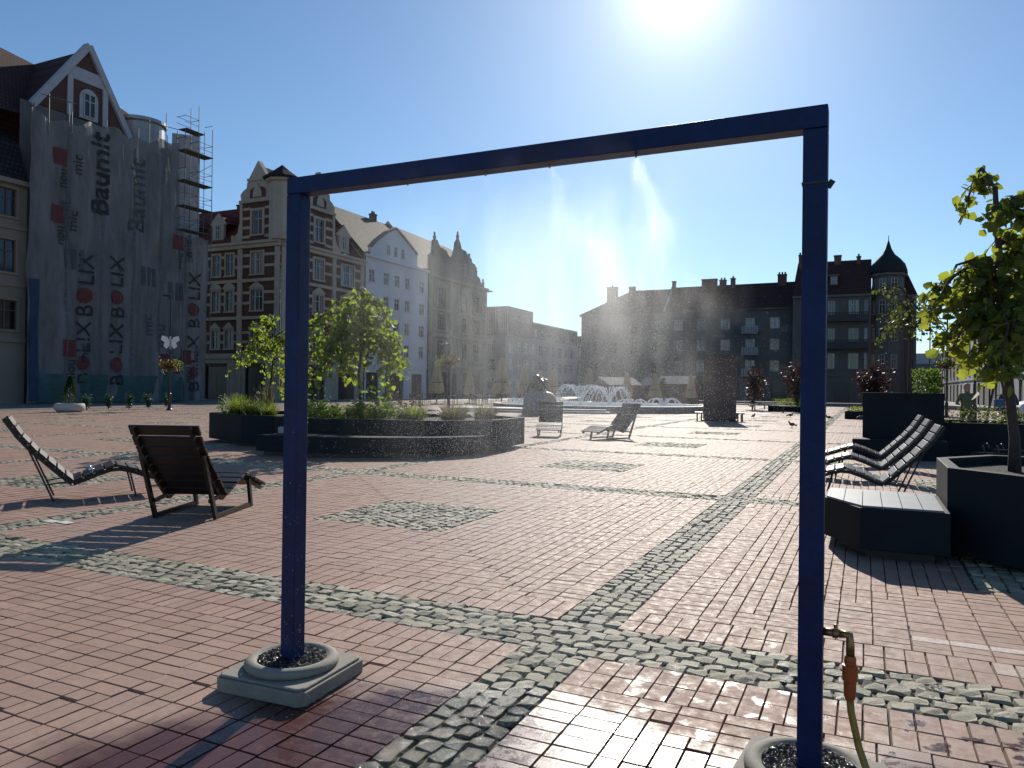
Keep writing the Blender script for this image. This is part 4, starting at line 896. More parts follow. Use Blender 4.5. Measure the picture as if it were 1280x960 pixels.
# wing facing us (-Y): local x from X=-66 to -50
F = B.face(-66, 54.7, 0); ops = []
cols = [(2.6, 1.0, 's'), (4.4, 1.0, 's'), (7.2, 1.0, 's'), (9.0, 1.0, 's'), (12.3, 1.45, 'triple')]
for x, w, st in cols: ops += [(x, 4.95, w, 1.8, st), (x, 8.6, w, 2.0, st), (x, 12.1, w, 2.1, st)]
ops += [(6.4, 0, 3.0, 3.2, 'door'), (1.5, 0, 3.0, 3.2, 'door'), (11.7, 0, 2.6, 3.2, 'door')]
F.wall(15.99, 0, 15.0, ops, DARKBRICK)
def dress(F, L, ops, pil, bay, zc=15.0):
    b = MB()
    for o in ops:
        if o[-1] == 'door': surround(b, *o[:4], t=.3, sill=False); continue
        ped = {8.6: 'tri' if o[2] > 1.2 else 'arc', 4.95: 'tri'}.get(round(o[1], 2))
        surround(b, *o[:4], t=.17, ped=ped)
    for x in pil: b.box(x-.28, x+.28, -.16, 0, 0, 14.6); b.box(x-.36, x+.36, -.2, 0, 14.3, 14.6)
    b.box(0, L, -.05, .0, 0, 3.95)                      # stuccoed ground floor behind the mouldings
    F_ops = [o for o in ops if o[1] >= 4]
    xs = sorted([p for p in pil]); 
    for z in (5.45, 6.35, 9.2, 10.2, 12.75, 13.8):      # thin cream bands between the windows
        edges = [0]+sorted([v for o in F_ops if abs(o[1]-{5:4.95,6:4.95,9:8.6,10:8.6,12:12.1,13:12.1}[int(z)]) < .1 for v in (o[0]-.18, o[0]+o[2]+.18)])+[L]
        for i in range(0, len(edges)-1, 2):
            if edges[i+1]-edges[i] > .05: b.box(edges[i]+.002, edges[i+1]-.002, -.045, 0, z, z+.26)
    for z0, h, d in ((3.96, .5, .22), (7.75, .3, .16), (11.35, .3, .16), (14.62, .35, .3), (14.98, .25, .5)): b.box(-.05, L+.05, -d, 0, z0, z0+h)
    F.put(b, 'stucco_trim', CREAM)
dress_ops = [o for o in ops]
def dress2(F, L, ops, pil):
    # ground-floor stucco must leave the doors open
    doors = [o for o in ops if o[-1] == 'door']; b = MB(); e = [0]+sorted(v for o in doors for v in (o[0]-.3, o[0]+o[2]+.3))+[L]
    for i in range(0, len(e)-1, 2):
        if e[i+1]-e[i] > .05: b.box(e[i], e[i+1], -.055, 0, 0, 3.94)
    for o in doors: b.box(o[0]-.3, o[0]+o[2]+.3, -.052, 0, 3.52, 3.94)
    for o in ops:
        if o[-1] == 'door': b.box(o[0]-.3, o[0]-.002, -.09, 0, 0, 3.5); b.box(o[0]+o[2]+.002, o[0]+o[2]+.3, -.09, 0, 0, 3.5); continue
        ped = {8.6: 'tri' if o[2] > 1.2 else 'arc', 4.95: 'tri'}.get(round(o[1], 2)); surround(b, *o[:4], t=.17, ped=ped)
    for x in pil: b.box(x-.28, x+.28, -.16, 0, 0, 14.6)
    for z in (5.45, 6.35, 9.2, 10.2, 12.75, 13.8):
        z0 = {5: 4.95, 6: 4.95, 9: 8.6, 10: 8.6, 12: 12.1, 13: 12.1}[int(z)]
        edges = [0]+sorted([v for o in ops if abs(o[1]-z0) < .1 for v in (o[0]-.18, o[0]+o[2]+.18)])+[L]
        for i in range(0, len(edges)-1, 2):
            if edges[i+1]-edges[i] > .05: b.box(edges[i]+.002, edges[i+1]-.002, -.047, 0, z, z+.26)
    for z0, h, d in ((3.96, .5, .22), (7.75, .3, .17), (11.35, .3, .17), (14.62, .35, .3), (14.98, .25, .5)): b.box(-.05, L+.05, -d, 0, z0, z0+h)
    F.put(b, 'stucco_trim', CREAM)
dress2(F, 15.99, ops, [.3, 6.1, 10.9, 15.6])
def gable_bay(F, x0, x1, xc, wx):
    # brick storey above the cornice and a curved stuccoed gable with a pointed cap
    F.wall(x1, 15.26, 19.0, [(xc-wx/2, 15.9, wx, 2.3, 's')], DARKBRICK, x0=x0, y=.0)
    b = MB(); surround(b, xc-wx/2, 15.9, wx, 2.3, t=.24, d=.1)
    for z in (15.6, 16.5, 17.4, 18.3):
        b.box(x0, xc-wx/2-.26, -.05, 0, z, z+.26); b.box(xc+wx/2+.26, x1, -.05, 0, z, z+.26)
    b.box(x0-.15, x1+.15, -.22, .4, 19.0, 19.3); b.box(x0-.1, x0+.2, -.12, .3, 15.26, 19.0); b.box(x1-.2, x1+.1, -.12, .3, 15.26, 19.0)
    w = (x1-x0)/2
    cur = [(-w, 19.3), (-w-.1, 19.9), (-w+.25, 20.25), (-w+.7, 20.5), (-w+.75, 21.0), (-w+1.0, 21.1)]
    pr = [(xc+x, z) for x, z in cur]+[(xc-x, z) for x, z in cur[::-1]]
    b.xz(pr, -.02, .45)
    b.box(xc-w+.85, xc+w-.85, -.15, .55, 21.1, 21.35); b.xz([(xc-w+1.0, 21.35), (xc+w-1.0, 21.35), (xc, 23.0)], -.06, .5)
    for s in (-1, 1):
        q = [(xc+s*(w+.05), 15.3), (xc+s*(w+1.0), 15.3), (xc+s*(w+.85), 15.75), (xc+s*(w+.35), 16.2), (xc+s*(w+.2), 16.9), (xc+s*(w+.05), 17.1)]; b.xz(q, -.08, .3)
        b.box(xc+s*(w+1.0)-.15, xc+s*(w+1.0)+.15, -.1, .25, 15.25, 16.0)
    F.put(b, 'gable', CREAM)
    b = MB(); b.xz([(xc-1.0, 19.45), (xc+1.0, 19.45), (xc+1.0, 20.2), (xc+.6, 20.45), (xc-.6, 20.45), (xc-1.0, 20.2)], -.05, -.022); F.put(b, 'gable_panel', DARKBRICK)
    b = MB(); b.xz([(xc-.55, 19.5), (xc+.55, 19.5), (xc+.5, 20.1), (xc+.2, 20.5), (xc, 20.75), (xc-.2, 20.5), (xc-.5, 20.1)], -.14, -.051); F.put(b, 'gable_crest', CREAM)
    b = MB(); b.add([(x0+.5, .3, 19.3), (xc, .3, 22.6), (xc, 5, 22.6), (x0+.5, 5, 19.3)], [(0,1,2,3)]); b.add([(x1-.5, .3, 19.3), (x1-.5, 5, 19.3), (xc, 5, 22.6), (xc, .3, 22.6)], [(0,1,2,3)]); F.put(b, 'roof', TILEPALE)
gable_bay(F, 10.9, 15.2, 13.0, 1.3)
b = MB(); b.add([(0, 0, 15.25), (16, 0, 15.25), (14, 4.5, 20.0), (0, 4.5, 20.0)], [(0,1,2,3)]); b.add([(0, 4.5, 20.0), (14, 4.5, 20.0), (14, 12, 19), (0, 12, 19)], [(0,1,2,3)]); F.put(b, 'roof', TILERED)
def dormer(F, x, z, y=.6, w=1.5, mat=CREAM):
    b = MB(); b.xz([(x-w/2, z), (x+w/2, z), (x+w/2, z+1.7), (x+w*.75, z+1.9), (x, z+3.0), (x-w*.75, z+1.9), (x-w/2, z+1.7)], y, y+.3); b.box(x-w/2-.1, x+w/2+.1, y-.1, y, z, z+.2); F.put(b, 'dormer', mat)
    b = MB(); b.add([(x-w*.75, y+.05, z+1.9), (x, y+.05, z+3.05), (x, y+3, z+3.05), (x-w*.75, y+3, z+1.9)], [(0,1,2,3)]); b.add([(x+w*.75, y+.05, z+1.9), (x+w*.75, y+3, z+1.9), (x, y+3, z+3.05), (x, y+.05, z+3.05)], [(0,1,2,3)]); F.put(b, 'dormer_roof', TILERED)
    F.window(x-.32, z+.35, .64, 1.4, 's', y-.06)
dormer(F, 7.2, 15.6); dormer(F, 3.0, 15.6)
chimney(F, 7.6, 4.0, 19, 21.2, 1.4, .8, 3); chimney(F, 6.0, 4.2, 19, 20.2, .7, .6, 1)
# right facade facing the square (+X)
F2 = B.face(-50, 54.7, PI2); ops = []
for x, w, st in ((4.6, 1.5, 'triple'), (9.0, 2.1, 'triple')): ops += [(x, 4.95, w, 1.8, st), (x, 8.6, w, 2.0, st), (x, 12.1, w, 2.1, st)]
ops += [(3.9, 0, 2.6, 3.2, 'door'), (8.6, 0, 2.8, 3.2, 'door'), (1.0, 0, 1.6, 3.2, 'door')]
F2.wall(12.9, 0, 15.0, ops, DARKBRICK); dress2(F2, 12.9, ops, [.3, 2.9, 7.7, 12.5])
gable_bay(F2, 3.0, 7.6, 5.35, 1.3)
dormer(F2, 10.0, 15.6, .5, 1.7)
b = MB(); b.add([(0, 0, 15.25), (12.9, 0, 15.25), (12.9, 6, 21.5), (4, 6, 21.5)], [(0,1,2,3)]); b.add([(4, 6, 21.5), (12.9, 6, 21.5), (12.9, 14, 16), (4, 14, 16)], [(0,1,2,3)]); F2.put(b, 'roof', TILEDARK)
b = MB(); b.xz([(0, 0), (.01, 0), (.01, .01)], 0, .01); b.add([(12.88, 0, 15.2), (12.88, 6.2, 22.3), (12.88, 14, 15.2)], [(0,1,2)]); b.add([(13.1, 0, 15.2), (13.1, 14, 15.2), (13.1, 6.2, 22.3)], [(0,1,2)]); b.add([(12.88, 0, 15.2), (13.1, 0, 15.2), (13.1, 6.2, 22.3), (12.88, 6.2, 22.3)], [(0,1,2,3)]); F2.put(b, 'firewall', STONE)
# corner turret
b = MB(); b.lathe([(1.15, 15.2), (1.15, 20.6), (1.5, 20.7), (1.5, 20.95), (1.3, 21.0)], (-.35, .35, 0), 8); o = b.build('turret', CREAM, B.root)
b = MB(); b.lathe([(1.75, 20.9), (1.8, 21.1), (.9, 21.7), (.001, 22.4)], (-.35, .35, 0), 8); b.build('turret_roof', TILEBLACK, B.root)

# --- white house
B = Bld('plastered_house', (-50, 67.6, 0), 'plain white plastered house with a low pediment between brown and beige houses'); F = B.face(-50, 67.65, PI2); ops = []
for z in (13.1, 10.35, 7.6, 5.0):
    for x, w in ((.9, 1.1), (3.7, 1.1), (5.9, 1.1), (8.1, 1.1), (11.3, 1.2)): ops.append((x, z, w, 1.4, 's'))
ops += [(.6, 0, 2.4, 3.0, 'door'), (4.2, 0, 4, 3.0, 'door'), (9.8, 0, 2.4, 3.0, 'door')]
F.wall(13.25, 0, 16.0, ops, WHITEP); b = MB()
b.box(0, 13.25, -.3, 0, 15.8, 16.05); b.box(0, 13.25, -.1, 0, 3.7, 3.95)
for o in ops:
    if o[-1] == 's': b.box(o[0]-.1, o[0]+o[2]+.1, -.1, 0, o[1]-.1, o[1]-.002)
F.put(b, 'cornice', WHITEP)
gx = [(1.1, 16.06), (10.7, 16.06), (10.7, 17.7), (8.4, 18.9), (6.0, 20.0), (4.2, 19.2), (2.2, 17.9), (1.1, 17.0)]
b = MB(); b.xz(gx, -.02, .35); b.box(1.7, 11.1, -.12, .35, 16.05, 16.2); F.put(b, 'gable', WHITEP)
b = MB()
for i in range(2, 7): bar2(b, gx[i], gx[i+1], .24, -.14, .42)
F.put(b, 'gable_coping', STONE)
for x in (4.5, 6.0, 7.5): F.window(x-.3, 16.6, .6, 1.15, 's', -.07)
b = MB(); b.add([(0, -.1, 16.05), (13.25, -.1, 16.05), (13.25, 6, 22.3), (0, 6, 22.3)], [(0,1,2,3)]); b.add([(0, 6, 22.3), (13.25, 6, 22.3), (13.25, 14, 16), (0, 14, 16)], [(0,1,2,3)]); F.put(b, 'roof', TILEPALE)
b = MB(); b.add([(13.26, -.2, 15.6), (13.26, 6.2, 22.9), (13.26, 14, 15.6)], [(0,1,2)]); b.add([(13.5, -.2, 15.6), (13.5, 14, 15.6), (13.5, 6.2, 22.9)], [(0,1,2)]); b.add([(13.26, -.2, 15.6), (13.5, -.2, 15.6), (13.5, 6.2, 22.9), (13.26, 6.2, 22.9)], [(0,1,2,3)]); F.put(b, 'firewall', STONE)
b = MB(); b.tube([(-.0, -.12, 0), (0, -.12, 15.9)], .07, 6); b.tube([(13.3, -.12, 0), (13.3, -.12, 15.9)], .07, 6); F.put(b, 'downpipe', STEEL)
chimney(F, 9.5, 5.8, 21.5, 22.9, .8, .6, 2)

# --- beige ornate house
B = Bld('stone_house', (-50, 81.2, 0), 'weathered beige house with arched windows and stepped ornate gables'); F = B.face(-50, 81.2, PI2); ops = []
for z, h in ((12.0, 2.3), (8.9, 2.1), (5.2, 2.3)):
    for x, w, st in ((2.0, 2.2, 'triple'), (8.6, 1.5, 's'), (11.8, 2.0, 'triple')): ops.append((x, z, w, h, st+'brown'))
ops += [(1.2, 0, 3.6, 3.4, 'door'), (6.2, 0, 1.6, 3.2, 'door'), (9.0, 0, 5.2, 3.4, 'door')]
F.wall(15.8, 0, 15.7, ops, STONE); b = MB()
for o in ops:
    if o[-1] != 'door': surround(b, *o[:4], t=.22, d=.12, ped='arc' if o[1] > 11 else None)
for x in (.3, 5.6, 7.6, 10.9, 15.4): b.box(x-.25, x+.25, -.22, 0, 0, 15.4)
for z0, h, d in ((4.0, .4, .3), (8.0, .35, .24), (11.3, .3, .24), (15.4, .4, .45)): b.box(0, 15.8, -d, 0, z0, z0+h)
F.put(b, 'stone_trim', STONE2)
def sg(x0, x1, z0, zt, step=5):
    w = (x1-x0)/2; c = (x0+x1)/2; L = []
    for i in range(step):
        f0 = 1-i/step; f1 = 1-(i+1)/step
        za = z0+(zt-z0)*i/step; zb = z0+(zt-z0)*(i+1)/step
        L += [(c-w*f0, za), (c-w*f0+.05, za+(zb-za)*.55), (c-w*(f0*.6+f1*.4), zb-.1), (c-w*f1-.1, zb)]
    L += [(c-.35, zt), (c-.3, zt+.7), (c, zt+1.1)]
    return L+[(2*c-x, z) for x, z in L[::-1][1:]]
b = MB(); b.xz([(.3, 15.8), (.3, 18.2), (1.0, 18.6), (1.2, 20.3), (1.9, 20.4), (2.5, 19.6), (4.2, 19.4), (5.0, 18.7), (6.2, 18.9), (6.8, 20.0), (7.0, 21.0), (7.5, 21.5), (8.0, 21.0), (8.3, 20.3), (9.6, 20.2), (10, 19.7), (11.2, 19.4), (11.4, 18.9), (12.3, 18.8), (12.6, 17.4), (13.8, 17.0), (14.2, 16.2), (15.6, 15.8)], -.02, .45)
for x, z in ((1.5, 20.1), (7.5, 21.3), (12.9, 17.3), (15.1, 15.9)): b.lathe([(.2, 0), (.2, .5), (.28, .6), (.1, .9), (.16, 1.1), (.001, 1.35)], (x, .2, z), 8)
F.put(b, 'gable', STONE)
for x, z in ((2.9, 16.4), (8.8, 16.6), (10.9, 16.6)): F.window(x-.3, z, .8, 1.7, 's', -.16 if x > 5 else -.06)
F.window(9.9, 18.8, .6, 1.2, 's', -.16)
b = MB(); b.add([(0, .1, 15.8), (15.8, .1, 15.8), (15.8, 6, 22.0), (0, 6, 22.4)], [(0,1,2,3)]); b.add([(0, 6, 22.4), (15.8, 6, 22.0), (15.8, 14, 15), (0, 14, 15)], [(0,1,2,3)]); b.add([(15.8, 0.1, 15.8), (15.8, 14, 15), (15.8, 6, 22.0)], [(0, 1, 2)]); b.add([(15.8, .1, 0), (15.8, 14, 0), (15.8, 14, 15.1), (15.8, .1, 15.8)], [(0, 1, 2, 3)]); F.put(b, 'roof', TILEPALE)
F.put(MB().box(15.0, 15.9, -1.1, -.1, 15.3, 15.42), 'lamp_bracket', STEEL)

# --- modern flat-roofed block
B = Bld('flat_roofed_block', (-50, 104.5, 0), 'modern flat-roofed block with a ribbed projecting top storey'); F = B.face(-50, 104.5, PI2); Fs = B.face(-60, 104.5, 0)
b = MB(); b.box(0, 9.6, 0, 12, 9.7, 14.1); F.put(b, 'upper_storey', GREYP)
b = MB()
for i in range(34): b.box(.1+i*.295, .2+i*.295, -.12, 0, 9.8, 14.0)
Fs.put(b, 'rib', PALEG)
Fs.wall(9.6, 0, 9.695, [(1+2.6*i, z, 1.4, 1.8, 's') for i in range(3) for z in (1.2, 4.2, 7.2)], PALEG, y=.5)
F.wall(32, 0, 9.695, [(1.2+3.0*i, z, 1.5, 1.8, 's') for i in range(10) for z in (1.0, 4.2, 7.0)], PALEG, y=.4)
F.wall(32, 9.7, 12.3, [(11+3.0*i, 10.2, 1.5, 1.3, 's') for i in range(7)], TAUPE, y=.4, x0=9.65); b = MB(); b.box(9.65, 32, .41, 12, 12.3, 12.5); F.put(b, 'roof', ZINC)
# --- distant infill at the end of the street
B = Bld('street_end_house', (-50, 150, 0), 'small hazy house closing the street between the two rows'); F = B.face(-62, 150, 0)
F.wall(26, 0, 11.2, [(1+3*i, z, 1.2, 1.7, 's') for i in range(8) for z in (1.5, 5, 8.3)], TAUPE)
b = MB(); b.xz([(0, 11.2), (26, 11.2), (24, 14.5), (14, 14.5), (12, 12.6), (2, 12.6)], 0, 8); F.put(b, 'roof', TILEDARK); chimney(F, 10, 2, 12, 15, .9, .8)

# --- far side, grey house with hip
B = Bld('hipped_house', (-40, 110, 0), 'grey-brown house with a hipped roof seen through the spray'); F = B.face(-40, 110, 0); ops = []
for z in (9.9, 6.9, 3.9):
    for x in (1.6, 4.6, 7.8, 10.9): ops.append((x, z, 1.15, 1.6, 'sbrown'))
ops += [(1.0, 0, 3, 2.7, 'door'), (6, 0, 3, 2.7, 'door'), (10, 0, 2.4, 2.7, 'door')]
F.wall(13.2, 0, 12.8, ops, GREYP); b = MB(); b.box(-.2, 13.2, -.35, 0, 12.6, 12.85); F.put(b, 'cornice', GREYP)
F.put(MB().add([(0, 0, 0), (0, 12, 0), (0, 12, 12.8), (0, 0, 12.8)], [(0,1,2,3)]), 'side_wall', GREYP)
b = MB(); b.add([(-.3, -.35, 12.85), (13.2, -.35, 12.85), (13.2, 5, 17.0), (6.6, 5, 17.0)], [(0,1,2,3)]); b.add([(-.3, -.35, 12.85), (6.6, 5, 17), (-.3, 12, 12.85)], [(0,1,2)]); b.add([(6.6, 5, 17), (13.2, 5, 17), (13.2, 12, 12.85), (-.3, 12, 12.85)], [(0,1,2,3)]); F.put(b, 'roof', TILEDARK)
chimney(F, 3.2, 2.6, 13, 17.3, 1.6, .9, 1); chimney(F, 6.1, 4.8, 15, 17.5, .9, .8, 0)
# --- green house
B = Bld('rendered_house', (-26.7, 110, 0), 'long grey-green rendered house with small balconies and red-brown roof'); F = B.face(-26.8, 110, 0); ops = []
for z in (10.2, 7.2, 4.2):
    for x in (1.3, 4.6, 8.0, 11.4, 14.7):
        bal = (x == 11.4); ops.append((x, z-(.5 if bal else 0), 1.25, 1.55+(.5 if bal else 0), 's'))
ops += [(x, 0, 2.2, 2.6, 'door') for x in (1, 4.6, 8.4, 12, 15)]
F.wall(17.7, 0, 13.0, ops, GREENP); b = MB(); b.box(0, 17.7, -.35, 0, 12.85, 13.1); b.box(0, 17.7, -.12, 0, 3.1, 3.3); F.put(b, 'cornice', GREENP)
for z in (9.65, 6.65, 3.65):
    b = MB(); b.box(10.9, 13.2, -.9, 0, z-.15, z); b.box(10.95, 13.15, -.88, -.84, z+.9, z+.95)
    for i in range(7): b.box(11.0+i*.33, 11.25+i*.33, -.88, -.85, z+.05, z+.88)
    F.put(b, 'balcony', PALEG)
b = MB(); b.add([(0, -.35, 13.1), (17.7, -.35, 13.1), (17.7, 5, 17.3), (0, 5, 17.2)], [(0,1,2,3)]); b.add([(0, 5, 17.2), (17.7, 5, 17.3), (17.7, 12, 13), (0, 12, 13)], [(0,1,2,3)]); F.put(b, 'roof', TILEDARK)
b = MB(); b.add([(-.25, -.5, 13.0), (0.05, -.5, 13.0), (0.05, 5, 17.7), (-.25, 5, 17.7)], [(0,1,2,3)]); b.add([(-.25, -.5, 13.0), (-.25, 5, 17.7), (-.25, 12, 12)], [(0,1,2)]); b.add([(.05, -.5, 13.0), (.05, 12, 12), (.05, 5, 17.7)], [(0,1,2)]); F.put(b, 'firewall', PALEG)
chimney(F, 4.4, 4.0, 15, 18.0, 2.2, .9, 0); chimney(F, 7.0, 4.2, 15, 17.8, .9, .8, 2); chimney(F, 8.6, 4.2, 15, 18.0, .6, .8, 1); chimney(F, 15.2, 4.2, 16, 18.2, 1.2, .8, 3); chimney(F, 0, 3.8, 16, 17.9, .5, .6, 0)
b = MB(); b.tube([(17.6, -.15, 0), (17.6, -.15, 13)], .09, 6); F.put(b, 'downpipe', STEEL)
# --- tower house
B = Bld('turreted_house', (-9, 108, 0), 'taupe corner house with an onion-domed round turret at right'); F = B.face(-9, 108, 0); ops = []
for z, h in ((11.7, 1.9), (8.1, 1.8), (4.5, 2.1)):
    for x, w in ((1.2, 1.0), (4.4, .9), (6.9, 1.25), (8.8, .7)): ops.append((x, z, w, h, 's'))
ops += [(1.0, 0, 1.8, 3.0, 'door'), (5.2, 0, 2.0, 2.8, 'door'), (8.7, 0, .9, 2.8, 'door')]
F.wall(9.6, 0, 14.2, ops, TAUPE); b = MB()
for o in ops:
    if o[-1] == 's': surround(b, *o[:4], t=.13)
for x in (.25, 3.3, 5.6, 9.4): b.box(x-.2, x+.2, -.12, 0, 3.8, 14)
b.box(0, 9.6, -.4, 0, 14.0, 14.3); b.box(0, 9.6, -.15, 0, 3.5, 3.8); F.put(b, 'stucco_trim', TAUPE)
for z in (10.9, 7.3):
    b = MB(); b.box(4.0, 9.3, -1.1, 0, z-.2, z)
    for i in range(22): b.box(4.05+i*.245, 4.12+i*.245, -1.08, -1.04, z, z+.95)
    b.box(4.0, 9.3, -1.1, -1.03, z+.9, z+1.0); F.put(b, 'balcony', STEEL)
b = MB(); b.add([(-.1, -.3, 14.3), (9.6, -.3, 14.3), (9.6, 3.2, 19.3), (.4, 3.2, 19.3)], [(0,1,2,3)]); b.add([(.4, 3.2, 19.3), (9.6, 3.2, 19.3), (9.6, 12, 14), (-.1, 12, 14)], [(0,1,2,3)]); b.add([(-.1, -.3, 14.3), (.4, 3.2, 19.3), (-.1, 12, 14), (-.1, 12, 0), (-.1, 0, 0)], [(0,1,2,3,4)]); F.put(b, 'roof', TILEDARK)
b = MB(); b.box(4.6, 5.6, .2, 2.5, 15.6, 16.9); b.box(4.45, 5.75, .1, 2.6, 16.9, 17.05); F.put(b, 'dormer', TAUPE); F.window(4.75, 15.8, .7, .9, 's', .12)
chimney(F, .5, 2.6, 17, 20.2, .7, .7, 2); chimney(F, 5.0, 2.8, 18, 19.9, .9, .7, 0); chimney(F, 7.8, 2.8, 18, 19.6, .5, .6, 1)
# turret: octagonal body with windows
tc_ = (2.6+9.0, 2.3, 0)      # local to root (-9,108)
b = MB(); b.lathe([(1.95, 0), (1.95, 14.1), (2.2, 14.15), (2.2, 14.4), (1.9, 14.45), (1.9, 16.6), (2.3, 16.7), (2.3, 17.0)], tc_, 8); o = b.build('turret', TAUPE, B.root)
b = MB(); b.lathe([(2.3, 17.0), (2.25, 17.5), (2.0, 18.3), (1.45, 19.0), (.8, 19.6), (.4, 20.3), (.17, 21.1), (.05, 21.5), (.035, 22.1), (.001, 22.2)], tc_, 16); b.build('onion_dome', COPPER, B.root, smooth=True)
Ft = B.face(-9, 108, 0)
for k in (-1, 0, 1):
    a = -PI2+k*math.pi/4+math.pi/8*0
    for z, h in ((14.7, 1.6), (11.7, 1.8), (8.1, 1.8), (4.5, 1.9)):
        rr = 1.9 if z > 14 else 1.95
        ap = rr*math.cos(math.pi/8)+.04
        a_ = -PI2+k*math.pi/4-math.pi/8
        a_ = math.pi/8+math.pi/4*(k+(-3))  # mid-angles of the eight sides
        fx, fy = tc_[0]+ap*math.cos(a_), tc_[1]+ap*math.sin(a_); Fk = B.face(fx-9, fy+108, a_+PI2); Fk.window(-.4, z, .8, h, 's', -.02)
b = MB(); b.box(9.6, 15.0, 3.5, 12, 0, 14.1); b.box(9.5, 15.1, 3.4, 12, 14.1, 14.4); F.put(b, 'rear_wing', TAUPE)
b = MB(); b.xz([(9.5, 14.4), (15.1, 14.4), (14, 17), (10, 18)], 3.6, 11); F.put(b, 'roof', TILEDARK)

# --- right-hand row down the street (faces -X)
def rowhouse(y0, y1, h, mat, label, roof=1.5, X=14, cols=3, name='row_house', rm=TILEDARK, fl=3):
    B = Bld(name, (X, y0, 0), label); F = B.face(X, y1, -PI2); L = y1-y0; ops = []
    sp = L/cols; sh = (h-3.6)/fl
    for f_ in range(fl):
        for c in range(cols): ops.append((sp*(c+.5)-.6, 4.2+sh*f_, 1.2, min(1.9, sh-.9), 's'))
    for c in range(cols): ops.append((sp*(c+.5)-1.1, 0, 2.2, 2.9, 'door'))
    F.wall(L, 0, h, ops, mat); b = MB(); b.box(0, L, -.35, 0, h-.25, h); b.box(0, L, -.15, 0, 3.4, 3.7)
    for o in ops:
        if o[-1] == 's': surround(b, *o[:4], t=.12)
    F.put(b, 'cornice', mat)
    b = MB(); b.add([(L, 0, 0), (L, 12, 0), (L, 12, h), (L, 5, h+roof), (L, 0, h)], [(0,1,2,3,4)]); b.add([(0, 0, 0), (0, 0, h), (0, 5, h+roof), (0, 12, h), (0, 12, 0)], [(0,1,2,3,4)]); F.put(b, 'side_wall', mat)
    b = MB(); b.add([(0, -.3, h), (L, -.3, h), (L, 5, h+roof), (0, 5, h+roof)], [(0,1,2,3)]); b.add([(0, 5, h+roof), (L, 5, h+roof), (L, 12, h), (0, 12, h)], [(0,1,2,3)]); F.put(b, 'roof', rm)
    return B, F
rowhouse(66, 101.9, 17.0, PALEG, 'pale house at the right edge behind the young tree', 2, cols=7, fl=4)
B, F = rowhouse(102, 121.9, 11.0, TAUPE, 'second house of the right street row, behind the van', 1.0, cols=4, fl=2); chimney(F, 1.0, .6, 10, 13.4, 2.5, 2, 2)
rowhouse(122, 143, 10.2, PALEG, 'third house of the right street row, grey', 1.5, cols=4, fl=2); rowhouse(143.1, 176, 9.6, TAUPE, 'farthest house of the right street row', 2, cols=6, fl=2)
B = Bld('street_end_block', (6, 205, 0), 'distant low block closing the right street under the thin tree'); F = B.face(2, 205, 0); F.wall(26, 0, 8.5, [(1+3*i, 4.5, 1.3, 2, 's') for i in range(8)], GREYP); b = MB(); b.xz([(0, 8.5), (26, 8.5), (25, 11), (1, 11)], 0, 9); F.put(b, 'roof', ZINC)
b = MB(); b.lathe([(1.3, 8), (1.3, 12), (.9, 13.5), (.15, 15.5), (.001, 16.5)], (3.5, 2, 0), 8); F.put(b, 'spire', TILEBLACK)

# ------------------------------------------------------------------ lamps with baskets
def basket(r, z, rr=.55, seed=1):
    g = random.Random(seed); b = MB(); b.lathe([(.12, -.30), (rr*.7, -.12), (rr*.8, 0)], (0, 0, z), 14); b.build('flower_bowl', STEEL, r)
    P = [(g.gauss(0, rr*.5), g.gauss(0, rr*.5), z+g.gauss(.05, .14)) for _ in range(420)]; leaves_obj('foliage', P, .13, LEAFG, r, seed, .3, .6)
    f0 = MB().ball((0, 0, 0), .075, .075, .055, 6, .3, g).build('flower', FLOWR, r)
    for i in range(34):
        c = f0 if i == 0 else f0.copy(); a, q = g.uniform(0, 6.28), rr*math.sqrt(g.random())*1.05; c.location = (q*math.cos(a), q*math.sin(a), z+g.gauss(.08, .13))
        if i: COL.objects.link(c); c.parent = r
def lamp(x, y, h, label, bz=None, seed=1, rr=.55, butterfly=False, arm=.5, two=False):
    r = empty('street_lamp', (x, y, 0), 0, label, 'street lamp', 'street lamps'); b = MB(); b.tube([(0, 0, 0), (0, 0, .9), (0, 0, .95), (0, 0, h)], [.09, .09, .055, .04], 10); b.lathe([(.16, 0), (.16, .06), (.1, .12)], n=12); b.build('pole', STEEL, r)
    b = MB(); b.tube([(0, 0, h-.1), (-arm*.5, 0, h-.02), (-arm, 0, h)], .03, 6); 
    if two: b.tube([(0, 0, h-.1), (arm*.5, 0, h-.02), (arm, 0, h)], .03, 6)
    b.build('arm', STEEL, r)
    b = MB(); b.box(-arm-.35, -arm+.05, -.12, .12, h-.02, h+.07)
    if two: b.box(arm-.05, arm+.35, -.12, .12, h-.02, h+.07)
    b.build('lamp_head', ZINC if butterfly is False else STEEL, r, bevel=.02)
    if bz: basket(r, bz, rr, seed)
    if butterfly:
        b = MB()
        for s in (-1, 1):
            w = [(0, 0), (.25, .35), (.65, .45), (.75, .15), (.45, -.05), (.55, -.3), (.3, -.5), (.05, -.25)]
            b.add([(s*u*.62, s*.12*u+dd, 3.7+v*.75) for dd in (0, .02) for u, v in w], [tuple(range(8)), tuple(range(15, 7, -1))]+[(i, (i+1) % 8, 8+(i+1) % 8, 8+i) for i in range(8)])
        b.tube([(0, 0, 3.3), (0, 0, 4.0)], .05, 6); o = b.build('butterfly_ornament', simple('white_enamel', (.75, .75, .72), .5, .05), r); o.rotation_euler = (0, 0, R(50))
    return r
lamp(-34.0, 28.8, 6.2, 'lamp post with a white butterfly and flower basket before the netting', 2.4, 2, .55, True, .15)
lamp(4.42, 51.8, 6.0, 'slim lamp post right of the thin tree with a small basket', 3.2, 3, .6, two=True, arm=1.2)
